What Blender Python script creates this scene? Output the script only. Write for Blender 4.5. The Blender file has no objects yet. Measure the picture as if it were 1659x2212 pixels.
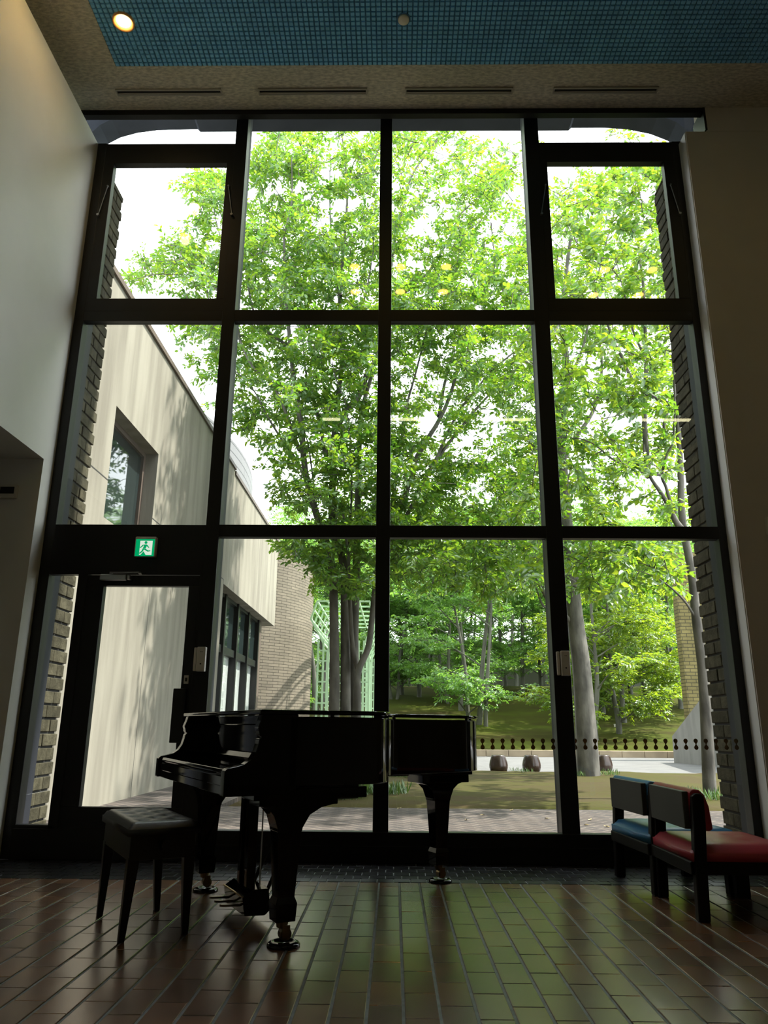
import bpy, bmesh, math, random
import numpy as np
from mathutils import Vector, Matrix, noise

random.seed(7)
RNG = np.random.default_rng(11)
SC = bpy.context.scene
COL = SC.collection
R = math.radians

# ------------------------------------------------------------------ camera
CAM_H = 0.93
F_PX, PITCH, YAW, ROLL = 1608.48, R(16.0519), R(-0.8857), R(0.4683)
W_PX, H_PX = 1659, 2212
_cy, _sy, _cp, _sp = math.cos(YAW), math.sin(YAW), math.cos(PITCH), math.sin(PITCH)
FWD = Vector((_sy * _cp, _cy * _cp, _sp))
_r = Vector((_cy, -_sy, 0)); _u = _r.cross(FWD)
RIGHT = math.cos(ROLL) * _r + math.sin(ROLL) * _u
UP = -math.sin(ROLL) * _r + math.cos(ROLL) * _u
cam_d = bpy.data.cameras.new('camera')
cam_d.sensor_fit = 'VERTICAL'; cam_d.sensor_height = 24.0
cam_d.lens = F_PX / H_PX * 24.0
cam_d.clip_end = 400
cam = bpy.data.objects.new('camera', cam_d); COL.objects.link(cam)
cam.matrix_world = Matrix(((RIGHT.x, UP.x, -FWD.x, 0), (RIGHT.y, UP.y, -FWD.y, 0), (RIGHT.z, UP.z, -FWD.z, CAM_H), (0, 0, 0, 1)))
SC.camera = cam


def at(px, py, Y):
    """the point of the place seen at a pixel of the photograph, at depth Y"""
    d = (px - W_PX / 2) * RIGHT - (py - H_PX / 2) * UP + F_PX * FWD
    t = Y / d.y
    return Vector((d.x * t, Y, CAM_H + d.z * t))


# ------------------------------------------------------------------ light
world = bpy.data.worlds.new('world'); SC.world = world; world.use_nodes = True
bg = world.node_tree.nodes['Background']
bg.inputs['Color'].default_value = (0.93, 0.97, 1.0, 1)
bg.inputs['Strength'].default_value = 3.0
sun_d = bpy.data.lights.new('sun', 'SUN'); sun_d.energy = 7.5; sun_d.angle = R(1.0); sun_d.color = (1.0, 0.94, 0.84)
sun = bpy.data.objects.new('sun', sun_d); COL.objects.link(sun)
sun.rotation_euler = Vector((0.62, 0.12, 1.0)).to_track_quat('Z', 'Y').to_euler()
vs = SC.view_settings
vs.view_transform = 'Standard'; vs.look = 'None'; vs.gamma = 1.0; vs.use_curve_mapping = False
vs.exposure = 0.65
cy = SC.cycles
cy.use_denoising = True
cy.max_bounces = 8; cy.diffuse_bounces = 4; cy.glossy_bounces = 4; cy.transmission_bounces = 4
cy.transparent_max_bounces = 12
cy.caustics_reflective = False; cy.caustics_refractive = False
cy.sample_clamp_indirect = 8.0


# ------------------------------------------------------------------ materials
def new_mat(name):
    m = bpy.data.materials.new(name); m.use_nodes = True
    nt = m.node_tree
    return m, nt, nt.nodes['Principled BSDF']


def mat(name, col, rough=0.5, metal=0.0, spec=0.5, var=0.0, scale=4.0, stretch=(1, 1, 1), bump=0.0, bscale=30.0, col2=None, island=0.0, coat=0.0, ior=1.5, tint=None, fine=0.5):
    """plain procedural surface: colour, noise variation, per piece variation, bump"""
    m, nt, p = new_mat(name)
    p.inputs['Roughness'].default_value = rough
    p.inputs['Metallic'].default_value = metal
    p.inputs['Specular IOR Level'].default_value = spec
    p.inputs['Coat Weight'].default_value = coat
    p.inputs['IOR'].default_value = ior
    if tint: p.inputs['Specular Tint'].default_value = (*tint, 1)
    N, L = nt.nodes, nt.links
    tc = N.new('ShaderNodeTexCoord')
    mp = N.new('ShaderNodeMapping'); mp.inputs['Scale'].default_value = stretch
    L.new(tc.outputs['Object'], mp.inputs['Vector'])
    c = (*col, 1)
    if var > 0 or island > 0 or col2:
        nz = N.new('ShaderNodeTexNoise'); nz.inputs['Scale'].default_value = scale; nz.inputs['Detail'].default_value = 5 if fine <= 0.5 else 10; nz.inputs['Roughness'].default_value = fine
        L.new(mp.outputs['Vector'], nz.inputs['Vector'])
        rp = N.new('ShaderNodeValToRGB')
        rp.color_ramp.elements[0].position = 0.36; rp.color_ramp.elements[1].position = 0.64
        lo = tuple(x * (1 - var) for x in col); hi = col2 if col2 else tuple(min(1, x * (1 + var)) for x in col)
        rp.color_ramp.elements[0].color = (*lo, 1); rp.color_ramp.elements[1].color = (*hi, 1)
        L.new(nz.outputs['Fac'], rp.inputs['Fac'])
        out = rp.outputs['Color']
        if island > 0:
            gm = N.new('ShaderNodeNewGeometry')
            mr = N.new('ShaderNodeMapRange'); mr.inputs['To Min'].default_value = 1 - island; mr.inputs['To Max'].default_value = 1 + island
            L.new(gm.outputs['Random Per Island'], mr.inputs['Value'])
            hs = N.new('ShaderNodeHueSaturation')
            L.new(out, hs.inputs['Color']); L.new(mr.outputs['Result'], hs.inputs['Value'])
            out = hs.outputs['Color']
        L.new(out, p.inputs['Base Color'])
    else:
        p.inputs['Base Color'].default_value = c
    if bump > 0:
        n2 = N.new('ShaderNodeTexNoise'); n2.inputs['Scale'].default_value = bscale; n2.inputs['Detail'].default_value = 4
        L.new(mp.outputs['Vector'], n2.inputs['Vector'])
        b = N.new('ShaderNodeBump'); b.inputs['Strength'].default_value = bump; b.inputs['Distance'].default_value = 0.01
        L.new(n2.outputs['Fac'], b.inputs['Height']); L.new(b.outputs['Normal'], p.inputs['Normal'])
    return m


def emit(name, col, s):
    m = bpy.data.materials.new(name); m.use_nodes = True
    nt = m.node_tree; nt.nodes.clear()
    o = nt.nodes.new('ShaderNodeOutputMaterial'); e = nt.nodes.new('ShaderNodeEmission')
    e.inputs['Color'].default_value = (*col, 1); e.inputs['Strength'].default_value = s
    nt.links.new(e.outputs[0], o.inputs[0])
    return m


def glass(name, tint=(0.97, 0.985, 0.98), f0=0.04):
    m = bpy.data.materials.new(name); m.use_nodes = True
    nt = m.node_tree; nt.nodes.clear(); N, L = nt.nodes, nt.links
    o = N.new('ShaderNodeOutputMaterial'); t = N.new('ShaderNodeBsdfTransparent'); g = N.new('ShaderNodeBsdfGlossy')
    t.inputs['Color'].default_value = (*tint, 1); g.inputs['Roughness'].default_value = 0.0
    lw = N.new('ShaderNodeLayerWeight'); lw.inputs['Blend'].default_value = 0.5
    pw = N.new('ShaderNodeMath'); pw.operation = 'POWER'; pw.inputs[1].default_value = 5
    ma = N.new('ShaderNodeMath'); ma.operation = 'MULTIPLY_ADD'; ma.inputs[1].default_value = 1 - f0; ma.inputs[2].default_value = f0
    mx = N.new('ShaderNodeMixShader')
    L.new(lw.outputs['Facing'], pw.inputs[0]); L.new(pw.outputs[0], ma.inputs[0]); L.new(ma.outputs[0], mx.inputs['Fac'])
    L.new(t.outputs[0], mx.inputs[1]); L.new(g.outputs[0], mx.inputs[2]); L.new(mx.outputs[0], o.inputs[0])
    return m


def leaf_mat(name, lo, hi, tlo, thi, tr=0.5):
    m = bpy.data.materials.new(name); m.use_nodes = True
    nt = m.node_tree; nt.nodes.clear(); N, L = nt.nodes, nt.links
    o = N.new('ShaderNodeOutputMaterial')
    gm = N.new('ShaderNodeNewGeometry')

    def ramp(a, b):
        r = N.new('ShaderNodeValToRGB'); r.color_ramp.elements[0].color = (*a, 1); r.color_ramp.elements[1].color = (*b, 1)
        L.new(gm.outputs['Random Per Island'], r.inputs['Fac']); return r.outputs['Color']
    d = N.new('ShaderNodeBsdfDiffuse'); t = N.new('ShaderNodeBsdfTranslucent'); g = N.new('ShaderNodeBsdfGlossy')
    L.new(ramp(lo, hi), d.inputs['Color']); L.new(ramp(tlo, thi), t.inputs['Color'])
    g.inputs['Roughness'].default_value = 0.45; g.inputs['Color'].default_value = (0.8, 0.85, 0.8, 1)
    a = N.new('ShaderNodeMixShader'); a.inputs['Fac'].default_value = tr
    b = N.new('ShaderNodeMixShader'); b.inputs['Fac'].default_value = 0.10
    L.new(d.outputs[0], a.inputs[1]); L.new(t.outputs[0], a.inputs[2])
    L.new(a.outputs[0], b.inputs[1]); L.new(g.outputs[0], b.inputs[2]); L.new(b.outputs[0], o.inputs[0])
    return m


def brick_mat(name, c1, c2, mortar, bw, bh, msize, rot=(0, 0, 0), rough=0.8, offset=0.5, bump=0.3, coord='Object', bias=0.0, var=0.25):
    m, nt, p = new_mat(name); N, L = nt.nodes, nt.links
    p.inputs['Roughness'].default_value = rough; p.inputs['Specular IOR Level'].default_value = 0.15
    tc = N.new('ShaderNodeTexCoord'); mp = N.new('ShaderNodeMapping'); mp.inputs['Rotation'].default_value = rot
    L.new(tc.outputs[coord], mp.inputs['Vector'])
    b = N.new('ShaderNodeTexBrick'); b.offset = offset
    b.inputs['Color1'].default_value = (*c1, 1); b.inputs['Color2'].default_value = (*c2, 1); b.inputs['Mortar'].default_value = (*mortar, 1)
    b.inputs['Scale'].default_value = 1.0; b.inputs['Brick Width'].default_value = bw; b.inputs['Row Height'].default_value = bh
    b.inputs['Mortar Size'].default_value = msize; b.inputs['Mortar Smooth'].default_value = 0.1; b.inputs['Bias'].default_value = bias
    L.new(mp.outputs['Vector'], b.inputs['Vector'])
    nz = N.new('ShaderNodeTexNoise'); nz.inputs['Scale'].default_value = 1.3; nz.inputs['Detail'].default_value = 6
    L.new(tc.outputs['Object'], nz.inputs['Vector'])
    mr = N.new('ShaderNodeMapRange'); mr.inputs['From Min'].default_value = 0.3; mr.inputs['From Max'].default_value = 0.7
    mr.inputs['To Min'].default_value = 1 - var; mr.inputs['To Max'].default_value = 1 + var
    L.new(nz.outputs['Fac'], mr.inputs['Value'])
    hs = N.new('ShaderNodeHueSaturation'); L.new(b.outputs['Color'], hs.inputs['Color']); L.new(mr.outputs['Result'], hs.inputs['Value'])
    L.new(hs.outputs['Color'], p.inputs['Base Color'])
    bp = N.new('ShaderNodeBump'); bp.inputs['Strength'].default_value = bump; bp.inputs['Distance'].default_value = 0.01; bp.invert = True
    L.new(b.outputs['Fac'], bp.inputs['Height']); L.new(bp.outputs['Normal'], p.inputs['Normal'])
    return m


M = {}
M['frame'] = mat('dark_anodised_frame', (0.010, 0.010, 0.011), 0.42, 0.3)
M['fin'] = mat('grey_frame_flank', (0.022, 0.024, 0.032), 0.55, 0.0, spec=0.2)
M['white_wall'] = mat('white_wall_paint', (0.74, 0.74, 0.70), 0.55, var=0.03, scale=2, bump=0.05, bscale=120)
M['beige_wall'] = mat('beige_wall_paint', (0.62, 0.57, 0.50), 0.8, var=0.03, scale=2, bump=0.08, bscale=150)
M['return'] = mat('white_reveal_paint', (0.75, 0.75, 0.73), 0.6)
M['board'] = mat('rockwool_ceiling_board', (0.66, 0.61, 0.50), 0.9, var=0.22, scale=22, stretch=(1, 2.5, 1), bump=0.5, bscale=70)
M['blue_pad'] = mat('blue_acoustic_pad', (0.25, 0.62, 0.95), 0.8, var=0.10, scale=6, bump=0.2, bscale=90)
M['blue_back'] = mat('blue_ceiling_backing', (0.08, 0.22, 0.40), 0.9)
M['tile'] = mat('brown_glazed_floor_tile', (0.125, 0.063, 0.037), 0.25, var=0.25, scale=5, island=0.28, bump=0.05, bscale=9, spec=1.0, ior=2.0, tint=(1.0, 0.90, 0.86), col2=(0.155, 0.07, 0.032))
M['dark_tile'] = mat('black_floor_tile', (0.012, 0.012, 0.015), 0.3, var=0.2, island=0.3, bump=0.08, bscale=12)
M['grout'] = mat('grey_grout', (0.15, 0.165, 0.175), 0.55, var=0.2, scale=20)
M['piano'] = mat('black_piano_lacquer', (0.003, 0.003, 0.0034), 0.05, spec=0.3)
M['piano_satin'] = mat('black_satin_wood', (0.006, 0.006, 0.006), 0.32)
M['brass'] = mat('brass', (0.55, 0.38, 0.14), 0.25, 1.0)
M['steel'] = mat('brushed_steel', (0.45, 0.45, 0.45), 0.3, 1.0)
M['pedal'] = mat('worn_brass', (0.20, 0.15, 0.08), 0.35, 1.0)
M['felt'] = mat('red_felt', (0.20, 0.012, 0.02), 0.9)
M['black_vinyl'] = mat('black_vinyl', (0.010, 0.0105, 0.011), 0.36, bump=0.1, bscale=90)
M['blue_vinyl'] = mat('blue_vinyl', (0.03, 0.17, 0.36), 0.38, bump=0.06, bscale=120)
M['red_vinyl'] = mat('red_vinyl', (0.36, 0.03, 0.05), 0.38, bump=0.06, bscale=120)
M['chair_wood'] = mat('black_stained_chair_wood', (0.006, 0.0055, 0.0055), 0.45, spec=0.2, var=0.3, stretch=(1, 1, 0.1))
M['chair_back'] = mat('dark_grey_chair_board', (0.045, 0.045, 0.038), 0.6)
M['glass'] = glass('window_glass')
M['far_glass'] = mat('dark_reflective_glass', (0.02, 0.03, 0.03), 0.03, spec=1.0)
M['white_plastic'] = mat('offwhite_plastic', (0.74, 0.71, 0.65), 0.45)
M['brown_film'] = leaf_mat('brown_sticker_film', (0.08, 0.042, 0.006), (0.08, 0.042, 0.006), (0.20, 0.11, 0.016), (0.20, 0.11, 0.016), 0.6)
M['screw'] = mat('dark_screw', (0.05, 0.05, 0.05), 0.4, 0.8)
M['sign_green'] = emit('exit_sign_green', (0.0, 0.36, 0.12), 0.62)
M['sign_white'] = emit('exit_sign_white', (0.75, 0.90, 0.74), 0.56)
M['lamp_glow'] = emit('lit_lamp_glow', (1.0, 0.72, 0.32), 40)
M['lamp_soft'] = emit('soft_lamp_glow', (1.0, 0.68, 0.12), 12)
M['tube_glow'] = emit('fluorescent_glow', (1.0, 0.92, 0.55), 7)
M['lamp_ring'] = mat('lamp_ring', (0.80, 0.38, 0.12), 0.5, 0.0)
M['detector'] = mat('cream_detector_plastic', (0.85, 0.78, 0.64), 0.5)
M['concrete'] = mat('board_marked_concrete', (0.235, 0.217, 0.178), 0.9, spec=0.2, var=0.17, scale=1.5, stretch=(2.6, 2.6, 0.28), bump=0.35, bscale=9, col2=(0.285, 0.268, 0.222))
M['lintel'] = mat('smooth_grey_concrete', (0.085, 0.095, 0.115), 0.9, spec=0.1, var=0.1, scale=3)
M['cap'] = mat('dark_parapet_capping', (0.10, 0.075, 0.06), 0.6)
M['brick'] = mat('olive_grey_brick', (0.062, 0.057, 0.038), 0.9, spec=0.1, var=0.3, scale=14, island=0.22, bump=0.5, bscale=45)
M['mortar'] = mat('dark_mortar', (0.025, 0.025, 0.024), 0.9)
M['round_brick'] = brick_mat('pale_round_brick', (0.20, 0.172, 0.132), (0.16, 0.138, 0.108), (0.045, 0.038, 0.03), 0.42, 0.088, 0.008, coord='UV', var=0.12)
M['pale_brick'] = brick_mat('yellow_brick', (0.16, 0.135, 0.055), (0.13, 0.11, 0.045), (0.05, 0.045, 0.025), 0.30, 0.11, 0.012, rot=(R(90), 0, 0))
M['drum'] = brick_mat('ribbed_white_metal', (0.15, 0.15, 0.15), (0.14, 0.14, 0.14), (0.04, 0.04, 0.04), 40, 0.30, 0.02, coord='UV', rough=0.5, var=0.05)
M['path'] = brick_mat('pink_grey_paver', (0.082, 0.068, 0.062), (0.055, 0.049, 0.048), (0.150, 0.128, 0.110), 0.24, 0.12, 0.009, rot=(0, 0, R(45)), rough=0.85)
M['plaza'] = brick_mat('pale_plaza_paver', (0.175, 0.173, 0.17), (0.145, 0.145, 0.147), (0.09, 0.087, 0.083), 0.22, 0.11, 0.007, rot=(0, 0, R(45)), rough=0.8, var=0.1)
M['moss'] = mat('mossy_soil', (0.098, 0.070, 0.038), 0.95, spec=0.1, fine=0.78, var=0.40, scale=0.8, stretch=(0.6, 1.5, 1), bump=0.8, bscale=20, col2=(0.052, 0.056, 0.010))
M['slope'] = mat('mossy_lawn', (0.056, 0.040, 0.012), 0.95, spec=0.1, fine=0.75, var=0.40, scale=0.33, stretch=(0.6, 1.3, 1), bump=0.8, bscale=14, col2=(0.058, 0.080, 0.006))
M['kerb'] = mat('pinkish_kerb_stone', (0.30, 0.24, 0.17), 0.85, spec=0.15, var=0.12, scale=3)
M['bark'] = mat('grey_bark', (0.105, 0.097, 0.083), 0.85, var=0.4, scale=7, stretch=(1, 1, 0.4), bump=0.6, bscale=24, col2=(0.15, 0.14, 0.12))
M['bark_far'] = mat('pale_grey_bark', (0.105, 0.105, 0.085), 0.85, var=0.35, scale=4, stretch=(1, 1, 0.3), bump=0.3)
M['leaf_a'] = leaf_mat('fresh_green_leaf', (0.030, 0.115, 0.014), (0.10, 0.245, 0.020), (0.15, 0.40, 0.022), (0.44, 0.60, 0.030))
M['leaf_c'] = leaf_mat('broad_green_leaf', (0.030, 0.115, 0.014), (0.10, 0.24, 0.020), (0.16, 0.40, 0.022), (0.46, 0.58, 0.032))
M['leaf_f'] = leaf_mat('woodland_leaf', (0.055, 0.155, 0.036), (0.15, 0.31, 0.055), (0.20, 0.48, 0.06), (0.42, 0.68, 0.09))
M['leaf_y'] = leaf_mat('yellow_green_leaf', (0.06, 0.15, 0.012), (0.16, 0.28, 0.018), (0.22, 0.40, 0.016), (0.46, 0.56, 0.025))
M['grass'] = leaf_mat('grass_blade', (0.03, 0.09, 0.012), (0.08, 0.16, 0.03), (0.07, 0.18, 0.02), (0.18, 0.28, 0.05), 0.35)
M['trellis'] = mat('pale_green_painted_wood', (0.46, 0.66, 0.42), 0.55)
M['pot'] = mat('brown_glazed_stoneware', (0.040, 0.024, 0.018), 0.25, var=0.4, scale=9, bump=0.15, bscale=30)
M['bldg_far'] = mat('far_grey_render', (0.12, 0.12, 0.10), 0.9)
M['ramp'] = mat('pale_ramp_concrete', (0.22, 0.213, 0.20), 0.85, spec=0.15, var=0.12, scale=2, stretch=(2, 2, 0.4))
M['vent'] = mat('vent_metal', (0.42, 0.39, 0.33), 0.5)
M['dry_leaf'] = mat('dry_leaf', (0.30, 0.24, 0.12), 0.8, island=0.3)
M['curtain'] = mat('white_curtain', (0.82, 0.84, 0.82), 0.8)


# ------------------------------------------------------------------ mesh helpers
def tag(o, label=None, cat=None, group=None, kind=None):
    if label: o['label'] = label
    if cat: o['category'] = cat
    if group: o['group'] = group
    if kind: o['kind'] = kind
    return o


def thing(name, label, cat, loc=(0, 0, 0), rz=0.0, group=None, kind=None):
    o = bpy.data.objects.new(name, None); COL.objects.link(o); o.empty_display_size = 0.1
    o.location = loc; o.rotation_euler = (0, 0, rz)
    return tag(o, label, cat, group, kind)


class MB:
    """collects shapes and links them as one mesh object"""
    def __init__(s): s.v, s.f, s.uv = [], [], None

    def add(s, vs, fs):
        b = len(s.v); s.v += [tuple(v) for v in vs]; s.f += [tuple(i + b for i in f) for f in fs]; return s

    def box(s, x0, x1, y0, y1, z0, z1, mtx=None):
        vs = [Vector((x, y, z)) for z in (z0, z1) for y in (y0, y1) for x in (x0, x1)]
        if mtx: vs = [mtx @ v for v in vs]
        return s.add(vs, [(0, 2, 3, 1), (4, 5, 7, 6), (0, 1, 5, 4), (1, 3, 7, 5), (3, 2, 6, 7), (2, 0, 4, 6)])

    def bar(s, a, b, w, h=None):
        """rectangular bar from a to b"""
        a, b = Vector(a), Vector(b); d = (b - a).normalized(); h = h or w
        up = Vector((0, 0, 1)) if abs(d.z) < 0.95 else Vector((0, 1, 0))
        x = d.cross(up).normalized() * w / 2; y = x.cross(d).normalized() * h / 2
        vs = [p + i * x + j * y for p in (a, b) for i, j in ((-1, -1), (1, -1), (1, 1), (-1, 1))]
        return s.add(vs, [(0, 3, 2, 1), (4, 5, 6, 7), (0, 1, 5, 4), (1, 2, 6, 5), (2, 3, 7, 6), (3, 0, 4, 7)])

    def tube(s, pts, rads, n=8, cap=True):
        pts = [Vector(p) for p in pts]; rads = [rads] * len(pts) if not hasattr(rads, '__len__') else rads
        vs = []; ref = None
        for i, p in enumerate(pts):
            d = (pts[min(i + 1, len(pts) - 1)] - pts[max(i - 1, 0)]).normalized()
            if ref is None: ref = Vector((1, 0, 0)) if abs(d.x) < 0.8 else Vector((0, 1, 0))
            x = (ref - d * ref.dot(d)).normalized(); y = d.cross(x); ref = x
            vs += [p + rads[i] * (math.cos(2 * math.pi * k / n) * x + math.sin(2 * math.pi * k / n) * y) for k in range(n)]
        fs = [(i * n + k, i * n + (k + 1) % n, (i + 1) * n + (k + 1) % n, (i + 1) * n + k) for i in range(len(pts) - 1) for k in range(n)]
        if cap: fs += [tuple(reversed(range(n))), tuple((len(pts) - 1) * n + k for k in range(n))]
        return s.add(vs, fs)

    def lathe(s, prof, n=24, c=(0, 0, 0), axis='Z'):
        vs, m = [], len(prof)
        for k in range(n):
            a = 2 * math.pi * k / n
            for r, z in prof:
                p = (r * math.cos(a), r * math.sin(a), z) if axis == 'Z' else (r * math.cos(a), -z, r * math.sin(a))
                vs.append((p[0] + c[0], p[1] + c[1], p[2] + c[2]))
        fs = [(k * m + i, ((k + 1) % n) * m + i, ((k + 1) % n) * m + i + 1, k * m + i + 1) for k in range(n) for i in range(m - 1)]
        return s.add(vs, fs)

    def prism(s, poly, z0, z1, mtx=None):
        """polygon in xy, extruded in z (concave allowed), then placed by mtx"""
        n = len(poly)
        vs = [Vector((p[0], p[1], z)) for z in (z0, z1) for p in poly]
        if mtx: vs = [mtx @ v for v in vs]
        fs = [tuple(reversed(range(n))), tuple(range(n, 2 * n))] + [(i, (i + 1) % n, n + (i + 1) % n, n + i) for i in range(n)]
        return s.add(vs, fs)

    def build(s, name, m, parent=None, bevel=0.0, seg=2, smooth=False, sub=0):
        me = bpy.data.meshes.new(name); me.from_pydata(s.v, [], s.f); me.update()
        bm = bmesh.new(); bm.from_mesh(me); bmesh.ops.recalc_face_normals(bm, faces=bm.faces[:]); bm.to_mesh(me); bm.free()
        o = bpy.data.objects.new(name, me); COL.objects.link(o)
        if m: me.materials.append(m)
        if parent: o.parent = parent
        if smooth: me.shade_smooth()
        if bevel:
            b = o.modifiers.new('bevel', 'BEVEL'); b.width = bevel; b.segments = seg; b.limit_method = 'ANGLE'; b.angle_limit = R(35)
        if sub:
            b = o.modifiers.new('sub', 'SUBSURF'); b.levels = sub; b.render_levels = sub
        return o


def bx(x0, x1, y0, y1, z0, z1): return MB().box(x0, x1, y0, y1, z0, z1)


def struct(o, label, cat): return tag(o, label, cat, kind='structure')


def np_mesh(name, verts, quads, m, parent=None, smooth=False):
    me = bpy.data.meshes.new(name)
    nv, nf = len(verts), len(quads)
    me.vertices.add(nv); me.vertices.foreach_set('co', np.asarray(verts, np.float32).ravel())
    me.loops.add(nf * 4); me.loops.foreach_set('vertex_index', np.asarray(quads, np.int32).ravel())
    me.polygons.add(nf)
    me.polygons.foreach_set('loop_start', np.arange(0, nf * 4, 4, dtype=np.int32))
    me.polygons.foreach_set('loop_total', np.full(nf, 4, np.int32))
    me.update(calc_edges=True)
    if smooth: me.shade_smooth()
    me.materials.append(m)
    o = bpy.data.objects.new(name, me); COL.objects.link(o)
    if parent: o.parent = parent
    return o


def copy_tree(o, parent=None):
    c = o.copy(); COL.objects.link(c); c.parent = parent
    for ch in list(o.children): copy_tree(ch, c)
    return c


def spline(pts, n=8):
    P = [Vector(p) for p in pts]; P = [2 * P[0] - P[1]] + P + [2 * P[-1] - P[-2]]; out = []
    for i in range(1, len(P) - 2):
        for k in range(n):
            t = k / n; a, b, c, d = P[i - 1], P[i], P[i + 1], P[i + 2]
            out.append(0.5 * (2 * b + (c - a) * t + (2 * a - 5 * b + 4 * c - d) * t * t + (3 * b - a - 3 * c + d) * t ** 3))
    out.append(P[-2]); return out


# ================================================================== THE ROOM
YW = 5.736            # front face of the window frame
ZC = 6.41             # ceiling
YC = 5.58             # face of the right wall, edge of the ceiling
XL = -2.806           # left wall
XR = 2.625            # corner of the right wall

# floor: every tile is modelled, running joints along the room
fl = thing('floor', 'brown glazed tile floor with grey joints running to the window', 'floor', kind='structure')
PITCH_X, PITCH_Y, X0 = 0.1243, 0.2475, 0.0353
bx(-5, 6, -6, 5.76, -0.06, -0.004).build('grout_bed', M['grout'], fl)
tb = MB()


def tile(mb, x0, x1, y0, y1, c, z=0.0):
    dz = [random.uniform(-0.0006, 0.0006) for _ in range(4)]
    vs = [(x0, y0, -0.02), (x1, y0, -0.02), (x1, y1, -0.02), (x0, y1, -0.02)]
    vs += [(x0, y0, z - c), (x1, y0, z - c), (x1, y1, z - c), (x0, y1, z - c)]
    vs += [(x0 + c, y0 + c, z + dz[0]), (x1 - c, y0 + c, z + dz[1]), (x1 - c, y1 - c, z + dz[2]), (x0 + c, y1 - c, z + dz[3])]
    mb.add(vs, [(0, 1, 5, 4), (1, 2, 6, 5), (2, 3, 7, 6), (3, 0, 4, 7), (4, 5, 9, 8), (5, 6, 10, 9), (6, 7, 11, 10), (7, 4, 8, 11), (8, 9, 10, 11)])


for i in range(-40, 48):
    x0 = X0 + i * PITCH_X
    off = 2.836 if i % 2 == 0 else 2.955
    y = off - 12 * PITCH_Y
    while y < 5.06:
        y1 = min(y + PITCH_Y, 5.072)
        if y1 - y > 0.02: tile(tb, x0 + 0.0056, x0 + PITCH_X - 0.0056, y + 0.0022, y1 - 0.0022, 0.0022)
        y += PITCH_Y
bx(-5, 6, -6, -0.2, -0.02, 0).build('rear_tiles', M['tile'], fl)
tb.build('tiles', M['tile'], fl)
db = MB()
for r in range(6):
    y0 = 5.079 + r * 0.1085
    for i in range(-30, 46):
        x0 = (0.052 if r % 2 else 0.0) + i * 0.104
        tile(db, x0 + 0.0032, x0 + 0.1008, y0 + 0.0032, y0 + 0.1053, 0.002)
db.build('dark_border_tiles', M['dark_tile'], fl)

# ceiling: beige board border around a blue panel of small pads
ce = thing('ceiling', 'ceiling with beige border and blue panel of small square pads', 'ceiling', kind='structure')
PX, PY = -2.436, 5.105
MB().box(-3.6, 6, PY, YC, ZC, ZC + 0.1).box(-3.6, PX, -6, PY, ZC, ZC + 0.1).build('border_board', M['board'], ce)
bx(PX, 6, -6, PY, ZC + 0.006, ZC + 0.1).build('panel_backing', M['blue_back'], ce)
pb = MB(); g = 0.042
ny = int((PY - 3.0) / g); nx = int((3.7 - PX) / g)
for j in range(ny):
    for i in range(nx):
        x0 = PX + i * g + 0.004; y0 = PY - (j + 1) * g + 0.004
        q = random.uniform(-0.0015, 0.0015); q2 = random.uniform(-0.0015, 0.0015)
        x1, y1 = x0 + g - 0.008, y0 + g - 0.008
        zb, zt, c = ZC + 0.008, ZC - 0.006, 0.003
        pb.add([(x0, y0, zb), (x1, y0, zb), (x1, y1, zb), (x0, y1, zb), (x0 + c, y0 + c, zt + q), (x1 - c, y0 + c, zt - q), (x1 - c, y1 - c, zt + q2), (x0 + c, y1 - c, zt - q2)],
               [(0, 1, 5, 4), (1, 2, 6, 5), (2, 3, 7, 6), (3, 0, 4, 7), (4, 5, 6, 7)])
pb.build('blue_pads', M['blue_pad'], ce)
bx(-3.3, 2.82, YC, YC + 0.06, ZC - 0.055, ZC + 0.1).build('edge_trim', M['frame'], ce)
bx(-3.6, 6, YC + 0.06, 6.1, 6.82, 6.9).build('pocket_lid', M['frame'], ce)

# left wall with its opening, corridor behind
lw = thing('wall_left', 'tall white wall on the left with a dark corridor opening', 'wall', kind='structure')
MB().box(-3.3, XL, -6, 5.80, 2.96, 6.172).box(-3.3, XL, 5.56, 5.80, 0, 2.96).box(-3.3, XL, -6, 3.3, 0, 2.96).build('wall_body', M['white_wall'], lw)
bx(-3.7, -3.3, -6, 5.80, 2.96, 6.9).build('upper_backing', M['beige_wall'], lw)
MB().box(-5, -3.3, 5.56, 5.80, 0, 3.0).box(-5.2, -5, -6, 5.8, 0, 3.0).box(-5.2, -3.3, -6, 5.8, 2.96, 3.1).build('corridor_wall', M['beige_wall'], lw)
# right wall, notched at the top beside the window
rw = thing('wall_right', 'shaded beige wall to the right of the window', 'wall', kind='structure')
MB().box(XR, 6, YC, 5.80, 0, 6.145).box(2.82, 6, YC, 5.80, 6.145, 6.9).build('wall_body', M['beige_wall'], rw, bevel=0.004)
bx(XR - 0.006, XR, YC + 0.012, 5.80, 0, 6.14).build('white_reveal', M['return'], rw)
bx(2.805, 2.825, YC - 0.004, 5.80, 6.16, ZC).build('notch_trim', M['frame'], rw)
bk = MB().box(-5, 6.2, -6.2, -6, 0, 6.5).box(6, 6.2, -6, 5.8, 0, 6.9).build('wall_back', M['beige_wall'])
struct(bk, 'beige walls closing the hall behind the viewer', 'wall')

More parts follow.
